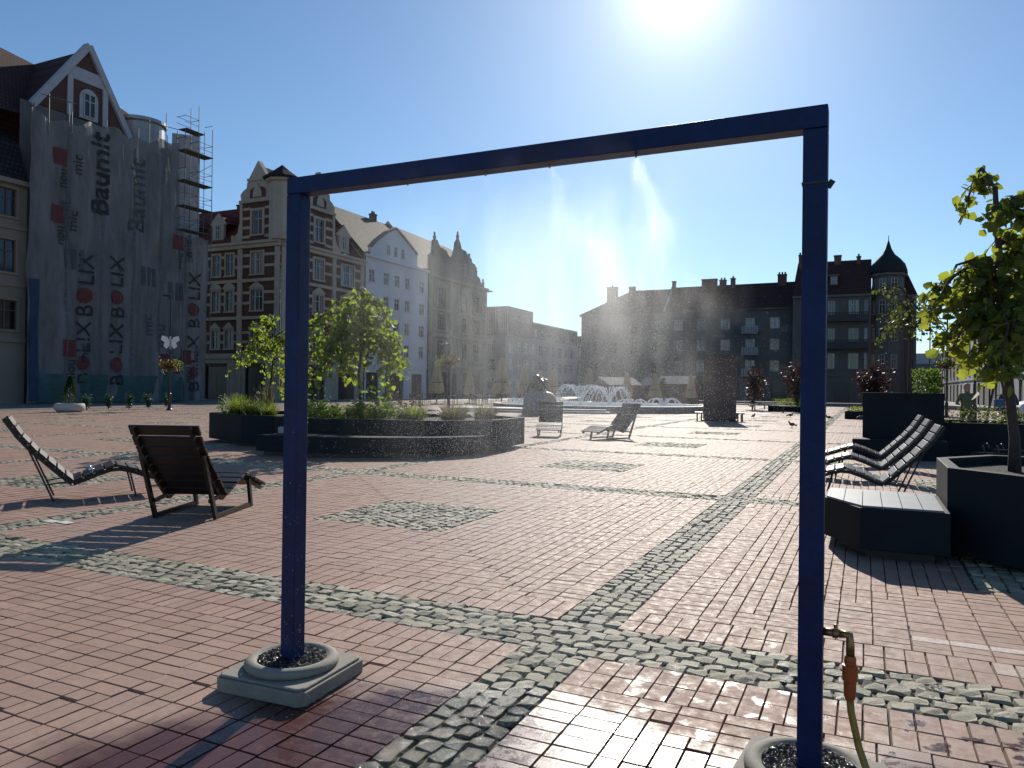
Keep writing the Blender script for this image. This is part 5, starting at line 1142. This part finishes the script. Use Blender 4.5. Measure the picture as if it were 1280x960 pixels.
lamp(4.65, 68.5, 7.3, 'more distant lamp post left of the slim one', None, 4); lamp(4.62, 40.8, 5.6, 'lamp post with a flower basket above the standing man', 2.75, 5, .75)
lamp(4.30, 26.25, 5.2, 'near lamp post at the right edge with a red flower basket', 2.42, 6, .5)
lamp(4.75, 95, 7.5, 'farthest lamp post down the right street', None, 8)
lamp(-37.0, 44.5, 7.0, 'dark lamp post before the brown corner tenement', None, 9, arm=.3)
lamp(-21.5, 37.2, 3.9, 'lamp post with a red basket behind the left planter tree', 2.9, 10, .6, arm=.2); lamp(-28.9, 43.5, 3.8, 'lamp post with a basket left of the weeping tree', 3.0, 11, .5, arm=.2)

# ------------------------------------------------------------------ topiary, shrubs by the hoarding
r = empty('potted_conifer', (-35.2, 24.0, 0), 0, 'pointed conifer in a wide white concrete pot before the netting', 'potted tree')
b = MB(); b.lathe([(.52, 0), (.66, .12), (.68, .3), (.62, .42), (.5, .42), (.48, .34), (.001, .34)], n=24); b.build('pot', simple('pale_concrete', (.42, .41, .39), .8, .1), r, smooth=True)
g = np.random.default_rng(5); n = 2600; t_ = g.uniform(0, 1, n); a = g.uniform(0, 6.28, n); q = .36*(1-t_)**.8*(.75+.3*g.uniform(0, 1, n)); leaves_obj('foliage', np.stack([q*np.cos(a), q*np.sin(a), .38+1.35*t_], 1), .07, leaf_mat('conifer_needles', (.015, .04, .012), (.03, .07, .02), (.05, .1, .02), .2), r, 5, -.5, .5)
b = MB(); b.tube([(0, 0, .3), (0, 0, 1.6)], [.04, .01], 6); b.build('trunk', BARK, r)
for i in range(5):
    c = shrub((-36.8+.0*i, 26.0+1.25*i, 0), 'small green bush %s in the row below the netting' % ['nearest the potted conifer', 'second from the conifer', 'in the middle', 'second from the lamp post', 'nearest the lamp post'][i], .28, .85, 260, .1, leaf_mat('bush_leaves', (.015, .05, .03), (.03, .09, .05), (.05, .12, .05), .3) if i == 0 else bpy.data.materials['bush_leaves'], 50+i, 'small_bush', 'bush', 'small bushes below the netting')

# ------------------------------------------------------------------ fountain
FC = (-16.6, 49.7); r = empty('fountain', (*FC, 0), 0, 'round plaza fountain with low granite rim and arching water jets', 'fountain')
b = MB(); b.lathe([(7.35, 0), (7.35, .30), (7.45, .32), (7.45, .42), (6.95, .42), (6.95, .2)], n=64); b.build('basin_rim', GRANITE, r)
b = MB(); b.lathe([(6.95, .30), (.001, .30)], n=64)
m, nt_, b_ = new_mat('fountain_water'); b_.inputs['Base Color'].default_value = (.10, .13, .14, 1); b_.inputs['Roughness'].default_value = .12; n_ = noise(nt_, 5, 5, .6); bump(nt_, b_, n_.outputs[0], .9, .06)
b.build('water', m, r)
m, nt_, b_ = new_mat('white_water'); b_.inputs['Base Color'].default_value = (.85, .87, .9, 1); b_.inputs['Roughness'].default_value = .3
t = N(nt_, 'ShaderNodeBsdfTranslucent'); t.inputs[0].default_value = (.9, .92, .95, 1); mx = N(nt_, 'ShaderNodeMixShader'); mx.inputs[0].default_value = .6; nt_.links.new(b_.outputs[0], mx.inputs[1]); nt_.links.new(t.outputs[0], mx.inputs[2]); nt_.links.new(mx.outputs[0], nt_.nodes['Material Output'].inputs[0]); WW = m
def blobs(P, sz, name, parent, mat):
    P = np.asarray(P); n = len(P); g = np.random.default_rng(len(P)); s = sz*g.uniform(.5, 1.3, n)
    V = P[:, None, :]+T[None]*s[:, None, None]*1.2; V = V+g.normal(0, sz*.2, V.shape); o = np_mesh(name, V.reshape(-1, 3), (np.arange(n)[:, None, None]*4+np.array([(0,1,2),(0,3,1),(0,2,3),(1,3,2)])).reshape(-1, 3), mat); o.parent = parent; return o
gj = random.Random(8)
def fan(cx, cy, rad, h, njet, name='water_jet'):
    P = []
    for k in range(njet):
        a = 2*math.pi*k/njet; rr = rad*gj.uniform(.92, 1.05); hh = h*gj.uniform(.93, 1.04)
        for j in range(80):
            t_ = (j+gj.random())/80; sp = .008+.03*t_*t_
            P.append((cx-FC[0]+math.cos(a)*rr*t_+gj.gauss(0, sp), cy-FC[1]+math.sin(a)*rr*t_+gj.gauss(0, sp), .32+4*hh*t_*(1-t_)*.9+gj.gauss(0, sp)+.0))
    blobs(P, .022, name, r, WW)
fan(-17.3, 47.6, 2.0, 1.5, 22); fan(-15.6, 48.6, 1.7, 1.4, 20); fan(-18.9, 46.6, 1.1, .55, 10); fan(-14.2, 49.3, 1.2, .5, 10); fan(-12.3, 50.3, 1.3, .62, 12); fan(-20.8, 47.0, .9, .5, 9); fan(-22.2, 48.3, .9, .45, 9)
P = []
for k in range(5200):
    a, q = gj.uniform(0, 6.28), 6.7*math.sqrt(gj.random()); P.append((q*math.cos(a), q*math.sin(a), .31+abs(gj.gauss(0, .06))))
blobs(P, .035, 'water_splash', r, WW)
b = MB()
for k in range(2): b.prism([(-23.5+k*.5, 38.2+k*.6), (-13.3-k*.4, 41.6+k*.35), (-14.0, 43.2), (-24.0, 43.0)], .12*k, .12*(k+1)-.002)
tag(b.build('stone_steps', simple('pale_step_stone', (.33, .32, .30), .6, .1)), kind='structure')
# stone block with bronze figure
r = empty('bronze_sculpture', (-16.1, 37.75, 0), 0, 'dark bronze sculpture crouching on a rough grey stone block', 'sculpture')
b = MB(); gs = random.Random(3); b.lathe([(.95, 0), (.92, .4), (.88, .9), (.74, 1.18), (.45, 1.28), (.001, 1.3)], n=14); b.v = [(x*(1+gs.uniform(-.05, .05)), y*(1+gs.uniform(-.05, .05)), z) for x, y, z in b.v]; b.build('stone_block', GRANITE, r, smooth=True)
b = MB(); b.ball((0, 0, 1.62), .50, .42, .36, 14, .06, gs); b.ball((-.15, -.1, 2.0), .24, .24, .2, 10, .05, gs); b.ball((.32, 0, 1.82), .2, .2, .16, 8, .05, gs)
b.tube([(.2, -.2, 1.8), (.5, -.25, 1.55), (.72, -.3, 1.3)], [.13, .1, .07], 8); b.tube([(-.3, -.2, 1.7), (-.5, -.3, 1.5), (-.55, -.35, 1.2)], [.13, .1, .08], 8); b.tube([(-.3, -.1, 2.08), (.25, -.2, 2.0), (.6, -.2, 1.74)], .045, 6)
b.build('figure', BRONZE, r, smooth=True)
# rusty pillar with side benches
r = empty('rusty_pillar', (-6.25, 36.4, 0), R(12), 'tall dark rusty rectangular pillar between short side benches', 'pillar')
b = MB(); b.box(-.74, .74, -.45, .45, .08, 3.06); b.build('shaft', RUST, r, bevel=.02); b = MB(); b.box(-.80, .80, -.5, .5, 0, .08); b.box(-.76, .76, -.47, .47, 3.06, 3.10); b.build('plate', STEEL, r)
for s in (-1, 1):
    b = MB(); b.box(s*.78, s*1.12, -.45, .45, .36, .42) if s > 0 else b.box(-1.12, -.78, -.45, .45, .36, .42)
    for q in (.82, 1.02): x = s*q; b.box(x-.03, x+.03, -.42, .42, 0, .36)
    b.build('side_bench', STEEL, r)

# ------------------------------------------------------------------ closed parasols, kiosks, cafe furniture
def parasol_proto():
    r = empty('closed_parasol', (0, 0, 0)); b = MB(); b.tube([(0, 0, 0), (0, 0, 3.0)], .035, 8); b.lathe([(.35, 0), (.35, .08), (.08, .12)], n=12); b.build('pole', STEEL, r)
    V = []; n = 24; prof = [(.02, 3.25), (.12, 3.05), (.17, 2.6), (.24, 2.0), (.33, 1.3), (.36, .95), (.26, .8)]; b = MB()
    for rr, z in prof: V += [(rr*(1+.22*math.cos(k*math.pi*2/3))*math.cos(2*math.pi*k/n), rr*(1+.22*math.cos(k*math.pi*2/3))*math.sin(2*math.pi*k/n), z) for k in range(n)]
    b.add(V, [(i*n+k, i*n+(k+1) % n, (i+1)*n+(k+1) % n, (i+1)*n+k) for i in range(len(prof)-1) for k in range(n)]); o = b.build('canopy', CANVAS, r, smooth=False)
    b = MB(); b.lathe([(.31, 1.55), (.31, 1.63)], n=12); b.build('strap', STEEL, r); return r
PP = parasol_proto()
for i, (x, y, s, lab) in enumerate([(-32.0, 53.4, 1.15, 'leftmost closed cream parasol, just right of the weeping tree'), (-31.5, 58.1, .95, 'second closed parasol from the left, before the beige house'), (-26.3, 53.9, 1.2, 'large closed cream parasol left of the stone sculpture'),
    (-28.8, 63.8, 1.1, 'closed parasol right behind the bronze sculpture'), (-29.4, 69.0, 1.0, 'narrow closed parasol just right of the sculpture'), (-28.2, 69.6, 1.05, 'pale closed parasol beyond the left fountain jets'), (-26.6, 75.9, 1.15, 'closed parasol above the fountain, left of the wooden kiosk'),
    (-20.2, 68.2, .95, 'slim closed parasol in front of the wooden kiosk'), (-17.74, 69.0, .9, 'wide yellow closed parasol beside the dark kiosk'), (-14.7, 70.4, .92, 'closed parasol just left of the rusty pillar')]):
    c = PP if i == 0 else copy_tree(PP); c.location = (x, y, 0); c.rotation_euler = (0, 0, i*.7); c.scale = (s*(1.6 if i in (2, 8) else 1.3), s*(1.6 if i in (2, 8) else 1.3), s); tag(c, lab, 'parasol', 'closed cream parasols')
def kiosk(x, y, w, d, h, label, rz=0):
    r = empty('wooden_kiosk', (x, y, 0), rz, label, 'kiosk', 'market kiosks'); b = MB()
    for i in range(int(h/.16)): b.box(-w/2, w/2, -d/2, d/2, i*.16, i*.16+.15)
    b.build('wall', KIOSK, r); b = MB(); b.box(-w*.3, w*.3, -d/2-.03, -d/2, 1.0, 1.9); b.build('shutter', DARK, r)
    b = MB(); b.add([(-w/2-.4, -d/2-.5, h-.1), (w/2+.4, -d/2-.5, h-.1), (w/2+.4, 0, h+.75), (-w/2-.4, 0, h+.75), (w/2+.4, d/2+.5, h-.1), (-w/2-.4, d/2+.5, h-.1)], [(0,1,2,3),(3,2,4,5)]); b.add([(-w/2, -d/2, h-.02), (-w/2, d/2, h-.02), (-w/2, 0, h+.7)], [(0,1,2)]); b.add([(w/2, -d/2, h-.02), (w/2, d/2, h-.02), (w/2, 0, h+.7)], [(0,1,2)]); b.build('roof', simple('felt_roof', (.16, .155, .15), .9), r); return r
kiosk(-24.3, 77.6, 4.2, 2.6, 2.0, 'reddish wooden kiosk behind the fountain jets', R(60)); kiosk(-18.1, 80.2, 3.6, 2.4, 2.2, 'dark wooden kiosk with pale roof right of the fountain', R(-20)); kiosk(-20.6, 79.8, 1.6, 2, 2.0, 'narrow kiosk between the two larger ones', R(-20))
# cafe sets along the left terrace
def cafe():
    r = empty('cafe_table', (0, 0, 0)); b = MB(); b.lathe([(.38, .72), (.38, .75)], n=16); b.build('table_top', GRANITE, r); b = MB(); b.tube([(0, 0, 0), (0, 0, .72)], .03, 6); b.lathe([(.22, 0), (.22, .03)], n=12); b.build('leg', STEEL, r)
    q = empty('cafe_chair', (0, 0, 0)); b = MB(); b.box(-.21, .21, -.21, .21, .43, .47); b.build('seat', KIOSK, q); b = MB(); b.box(-.21, .21, .18, .22, .55, .9); b.build('backrest', KIOSK, q)
    for x in (-.18, .18):
        for y in (-.18, .18): b = MB(); b.tube([(x, y, 0), (x, y, .43 if y < 0 else .88)], .018, 5); b.build('leg', STEEL, q)
    return r, q
CT, CC = cafe(); k = 0; gg = random.Random(2)
spots = [(-34.5, 50.5), (-32.6, 51.8), (-33.9, 54.0), (-31.0, 54.6), (-30.1, 56.6), (-28.6, 55.0), (-30.0, 59.4), (-27.5, 58.4), (-26.0, 60.8), (-24.4, 57.4)]
lab_t = ['left end of the cafe terrace', 'left edge by the first parasol', 'behind the first parasol', 'right of the first parasol', 'between the first and second parasols', 'front of the terrace centre', 'by the second parasol foot', 'left of the large parasol', 'right terrace end, behind', 'right terrace end, in front']
for i, (x, y) in enumerate(spots):
    c = CT if i == 0 else copy_tree(CT); c.location = (x, y, 0); tag(c, 'small round cafe table at the '+lab_t[i], 'cafe table', 'cafe tables of the terrace')
    for j, a in enumerate((gg.uniform(0, 3), gg.uniform(3, 6))):
        d = CC if (i == 0 and j == 0) else copy_tree(CC); d.location = (x+.65*math.cos(a), y+.65*math.sin(a), 0); d.rotation_euler = (0, 0, a-PI2); tag(d, 'cafe chair %s of the table %s' % ('on far side' if math.sin(a) > 0 else 'on near side', lab_t[i].replace('right end of the terrace', 'right terrace end')), 'cafe chair', 'cafe chairs of the terrace')
# benches and tables at right middle distance
for i, (x, y, rz, lab) in enumerate([(-8.5, 60.0, .1, 'low plank bench just right of the rusty pillar'), (-6.6, 64.5, .05, 'low plank bench farther back before the green house'), (-6.4, 55.6, .1, 'low table-like bench in front of the hedge planter'), (-4.2, 54.2, .05, 'low bench in front of the hedge planter, by the blue post')]):
    r = empty('plank_bench', (x, y, 0), rz, lab, 'bench', 'plank benches on the far plaza')
    for k in range(3): b = MB(); b.box(-1.1, 1.1, -.25+k*.17, -.10+k*.17, .42, .47); b.build('slat', WOOD2, r)
    for s in (-.85, .85): b = MB(); b.box(s-.04, s+.04, -.22, .22, 0, .415); b.build('leg', STEEL, r)
# low bike rail
r = empty('bike_rail', (2.55, 17.6, 0), R(-4), 'low black metal rail with two small hoops before the low planter', 'bike rail')
b = MB(); b.tube([(-.6, 0, .22), (-.5, 0, .26), (.55, 0, .26), (.62, 0, .12)], .022, 6); b.tube([(-.2, .12, .33), (.55, .12, .33)], .018, 6); b.build('rail', STEEL, r)
for x in (-.38, -.14): b = MB(); b.tube([(x, 0, .26), (x-.03, 0, .42), (x+.04, 0, .46), (x+.08, 0, .36)], .018, 6); b.build('hoop', STEEL, r)
for x in (-.25, .5): b = MB(); b.tube([(x, 0, 0), (x, 0, .26)], .02, 6); b.build('leg', STEEL, r)
# A-frame rack behind the man
r = empty('trestle_stand', (3.75, 27.6, 0), 0, 'dark A-shaped metal stand between the two standing people', 'stand')
for s in (-1, 1): b = MB(); b.tube([(s*.42, 0, 0), (s*.06, 0, 2.0)], .035, 6); b.build('leg', STEEL, r)
MB().tube([(-.5, 0, 2.0), (.5, 0, 2.0)], .03, 6).build('crossbar', STEEL, r); MB().tube([(-.25, 0, 1.0), (.25, 0, 1.0)], .025, 6).build('crossbar', STEEL, r)
b = MB(); b.box(-.62, .62, -.03, .03, 2.02, 2.10); b.build('top_rail', STEEL, r)
# traffic sign behind the planter
r = empty('traffic_sign', (-20.9, 23.6, 0), R(40), 'square white no-stopping style sign behind the left planter grasses', 'sign')
b = MB(); b.tube([(0, 0, 0), (0, 0, 2.35)], .03, 8); b.build('pole', STEEL, r); b = MB(); b.box(-.24, .24, -.05, -.03, 1.86, 2.36); b.build('sign_plate', simple('white_sign', (.7, .7, .72), .4, .04), r)
b = MB(); n = 28
b.add([(q*math.cos(6.2832*k/n), -.054, 2.11+q*math.sin(6.2832*k/n)) for q in (.2, .155) for k in range(n)], [(k, (k+1) % n, n+(k+1) % n, n+k) for k in range(n)])
for a in (PI2/2, -PI2/2): b.obox((0, -.054, 2.11), (.34, .006, .045), Matrix.Rotation(a, 3, 'Y'))
b.build('sign_mark', simple('sign_dark', (.05, .06, .12), .4), r)

# ------------------------------------------------------------------ white van (partly outside the frame)
r = empty('white_van', (5.2, 33.4, 0), 0, 'white delivery van parked nose-left at the right edge behind the lamp post', 'van')
prof = [(0, .35), (0, .95), (.12, 1.12), (.75, 1.28), (1.35, 1.95), (1.7, 2.05), (4.9, 2.08), (5.05, 1.9), (5.08, .35)]
b = MB(); b.xz(prof, 0, 1.9); b.build('body', simple('white_van_paint', (.62, .63, .64), .3, .04, 1, 5, .02, .01), r, bevel=.05)
b = MB(); b.xz([(.95, 1.25), (1.38, 1.82), (2.2, 1.86), (2.2, 1.22)], -.01, -.004); b.build('side_window', GLASS, r); b = MB(); b.add([(.78, .12, 1.31), (1.33, .18, 1.93), (1.33, 1.72, 1.93), (.78, 1.78, 1.31)], [(0, 1, 2, 3)]); b.v = [(x-.03, y, z+.02) for x, y, z in b.v]; b.build('windscreen', GLASS, r)
b = MB(); b.box(.0, 5.05, -.03, 0, .55, .7); b.build('side_trim', STEEL, r); MB().box(-.03, .0, .1, .45, .75, .98).build('headlight', GLASS, r); MB().box(-.03, 0, 1.45, 1.8, .75, .98).build('headlight', GLASS, r)
for x in (.95, 4.1):
    for y in (0, 1.68):
        w = empty('wheel', (x, y+.11, .34)); w.parent = r; bb = MB(); ring = []; 
        bb.tube([(0, -.11, 0), (0, .11, 0)], .34, 24); bb.build('tyre', simple('tyre_rubber', (.02, .02, .02), .8), w); bb = MB(); bb.tube([(0, -.125, 0), (0, -.10, 0)], .2, 16); bb.build('rim', ZINC, w)

# ------------------------------------------------------------------ people
def person(x, y, rz, label, top, trouser, skin=(.42, .25, .18), hair=(.10, .08, .07), arms='down', bald=False, bag=False):
    r = empty('person', (x, y, 0), rz, label, 'person')
    J = {'pel': (0, 0, .96, .135), 'wai': (0, 0, 1.10, .135), 'che': (0, 0, 1.30, .155), 'nb': (0, 0, 1.46, .075), 'nk': (0, -.005, 1.53, .055), 'h1': (0, -.01, 1.60, .078), 'h2': (0, -.01, 1.68, .088), 'h3': (0, -.005, 1.74, .06)}
    E = [('pel', 'wai'), ('wai', 'che'), ('che', 'nb'), ('nb', 'nk'), ('nk', 'h1'), ('h1', 'h2'), ('h2', 'h3')]
    for s, t in ((-1, 'L'), (1, 'R')):
        J['hip'+t] = (s*.10, 0, .88, .10); J['kn'+t] = (s*.12, -.02, .48, .065); J['an'+t] = (s*.13, .01, .09, .045); J['to'+t] = (s*.14, -.17, .04, .038)
        E += [('pel', 'hip'+t), ('hip'+t, 'kn'+t), ('kn'+t, 'an'+t), ('an'+t, 'to'+t)]
        if arms == 'front': el, wr = (s*.27, -.06, 1.13, .045), (s*.12, -.26, 1.12, .032)
        else: el, wr = (s*.27, .02, 1.12, .045), (s*.27, -.05, .87, .032)
        J['sh'+t] = (s*.18, 0, 1.41, .07); J['el'+t] = el; J['wr'+t] = wr
        d = (Vector(wr[:3])-Vector(el[:3])).normalized(); pa = Vector(wr[:3])+d*.07; J['pa'+t] = (*pa, .028)
        E += [('che', 'sh'+t), ('sh'+t, 'el'+t), ('el'+t, 'wr'+t), ('wr'+t, 'pa'+t)]
        side = d.orthogonal().normalized()
        for k in range(4):
            o = pa+side*(.024*(k-1.5)); a = o+d*.045; c = a+d*.035+Vector((0, -.012, -.004)); J[f'f{k}{t}'] = (*a, .010); J[f'g{k}{t}'] = (*c, .008); E += [('pa'+t, f'f{k}{t}'), (f'f{k}{t}', f'g{k}{t}')]
        a = pa-d*.03+side*.045; J['th'+t] = (*a, .011); J['ti'+t] = (*(a+d*.04), .009); E += [('pa'+t, 'th'+t), ('th'+t, 'ti'+t)]
    names = list(J); me = bpy.data.meshes.new('body'); me.from_pydata([J[k][:3] for k in names], [(names.index(a), names.index(b_)) for a, b_ in E], [])
    o = bpy.data.objects.new('body', me); COL.objects.link(o); o.parent = r
    m = o.modifiers.new('skin', 'SKIN'); me.skin_vertices.new() if not me.skin_vertices else None
    for i, k in enumerate(names): me.skin_vertices[0].data[i].radius = (J[k][3], J[k][3]*(.8 if k in ('pel', 'wai', 'che') else 1)); me.skin_vertices[0].data[i].use_root = (k == 'pel')
    for q in ('wai', 'pel', 'che'): i = names.index(q); me.skin_vertices[0].data[i].radius = (J[q][3]*1.15, J[q][3]*.8)
    s_ = o.modifiers.new('sub', 'SUBSURF'); s_.levels = s_.render_levels = 2
    mt, nt, b_ = new_mat('clothed_body'); tc = N(nt, 'ShaderNodeTexCoord'); sx = N(nt, 'ShaderNodeSeparateXYZ'); nt.links.new(tc.outputs['Object'], sx.inputs[0])
    isleg = math_(nt, 'LESS_THAN', sx.outputs[2], .97); inarm = math_(nt, 'LESS_THAN', math_(nt, 'ABSOLUTE', sx.outputs[0]), .21); lg = math_(nt, 'MULTIPLY', isleg, inarm)
    hd = math_(nt, 'GREATER_THAN', sx.outputs[2], 1.50); hnd = math_(nt, 'MULTIPLY', math_(nt, 'SUBTRACT', 1, inarm), math_(nt, 'LESS_THAN', sx.outputs[2], 1.12 if arms == 'down' else .5)); sk = math_(nt, 'MAXIMUM', hd, hnd)
    n_ = noise(nt, 12, 4); vv = ramp(nt, n_.outputs[0], [(.3, .8), (.7, 1.0)])
    c = mix(nt, lg, top, trouser); sh = math_(nt, 'LESS_THAN', sx.outputs[2], .09); c = mix(nt, sh, c, (.03, .03, .03)); c = mix(nt, sk, c, skin); c = mix(nt, 1.0, c, vv.outputs[0], 'MULTIPLY')
    nt.links.new(c, b_.inputs['Base Color']); b_.inputs['Roughness'].default_value = .8; me.materials.append(mt)
    b = MB(); b.ball((0, .018, 1.715), .092, .10, .085, 12); b.v = [v for v in b.v]
    hm = simple('hair_'+label[:6].strip().replace(' ', '_'), hair, .7)
    hr = b.build('hair', hm, r, smooth=True)
    if bald: hr.scale = (1, 1, .93); hr.location = (0, .012, .11)
    b = MB(); b.tube([(0, -.095, 1.675), (0, -.118, 1.645), (0, -.09, 1.635)], [.008, .014, .01], 6)
    for s in (-1, 1): b.ball((s*.088, 0, 1.665), .012, .022, .03, 6)
    b.build('face', simple('skin_tone', skin, .6, .05), r, smooth=True); b = MB()
    for s in (-1, 1): b.ball((s*.033, -.088, 1.69), .012, .006, .008, 6)
    b.box(-.022, .022, -.094, -.085, 1.60, 1.606); b.build('eyes', DARK, r)
    return r
person(2.9, 27.6, R(200), 'man in a khaki-green shirt standing with his back to us beyond the low planter', (.10, .12, .06), (.05, .05, .045), bald=True, hair=(.35, .28, .22), arms='front')
person(4.18, 28.8, R(160), 'person in dark clothes standing right of the dark stand, carrying a blue bag', (.035, .045, .08), (.025, .03, .045), arms='front')
r = empty('blue_bag', (3.92, 28.55, .95), 0, 'blue shoulder bag held by the person in dark clothes', 'bag'); b = MB(); b.box(-.16, .16, -.08, .08, -.05, .34); b.build('bag_body', simple('blue_cloth', (.06, .12, .24), .7), r, bevel=.03)
b = MB(); b.tube([(-.13, 0, .34), (-.08, 0, .46), (.08, 0, .46), (.13, 0, .34)], .012, 6); b.build('strap', simple('blue_cloth', (.06, .12, .24)), r)

# ------------------------------------------------------------------ pigeons
def pigeon():
    r = empty('pigeon', (0, 0, 0)); b = MB(); b.ball((0, 0, .13), .11, .06, .06, 10); b.ball((.12, 0, .21), .03, .028, .03, 8); b.tube([(.07, 0, .15), (.115, 0, .20)], [.04, .025], 8); b.tube([(-.08, 0, .12), (-.2, 0, .09)], [.035, .02], 6); b.tube([(.145, 0, .21), (.17, 0, .2)], [.008, .003], 5); b.build('body', simple('pigeon_feathers', (.06, .065, .075), .6, .3, 12), r, smooth=True)
    for s in (-1, 1): b = MB(); b.tube([(0, s*.025, .09), (.005, s*.025, 0)], .006, 5); b.tube([(-.01, s*.025, .004), (.035, s*.025, .004)], .005, 4); b.build('leg', simple('pigeon_leg', (.25, .07, .06)), r)
    return r
PG = pigeon()
for i, (x, y, a, lab) in enumerate([(-2.62, 31.7, 2.6, 'pigeon nearest to us, standing left of the right blue post'), (-3.74, 44.2, .3, 'pigeon farther back by the hedge planter'), (-5.33, 41.3, 1.2, 'pigeon walking alone right of the rusty pillar'), (-1.69, 42.0, 3.0, 'pigeon just right of the blue post on the cobble band'), (-.22, 43.6, .5, 'pigeon below the low black planter'), (-2.4, 41.2, 2.2, 'pigeon against the left edge of the right blue post')]):
    c = PG if i == 0 else copy_tree(PG); c.location = (x, y, 0); c.rotation_euler = (0, 0, a); c.scale = (1.15,)*3; tag(c, lab, 'pigeon', 'pigeons on the bricks')
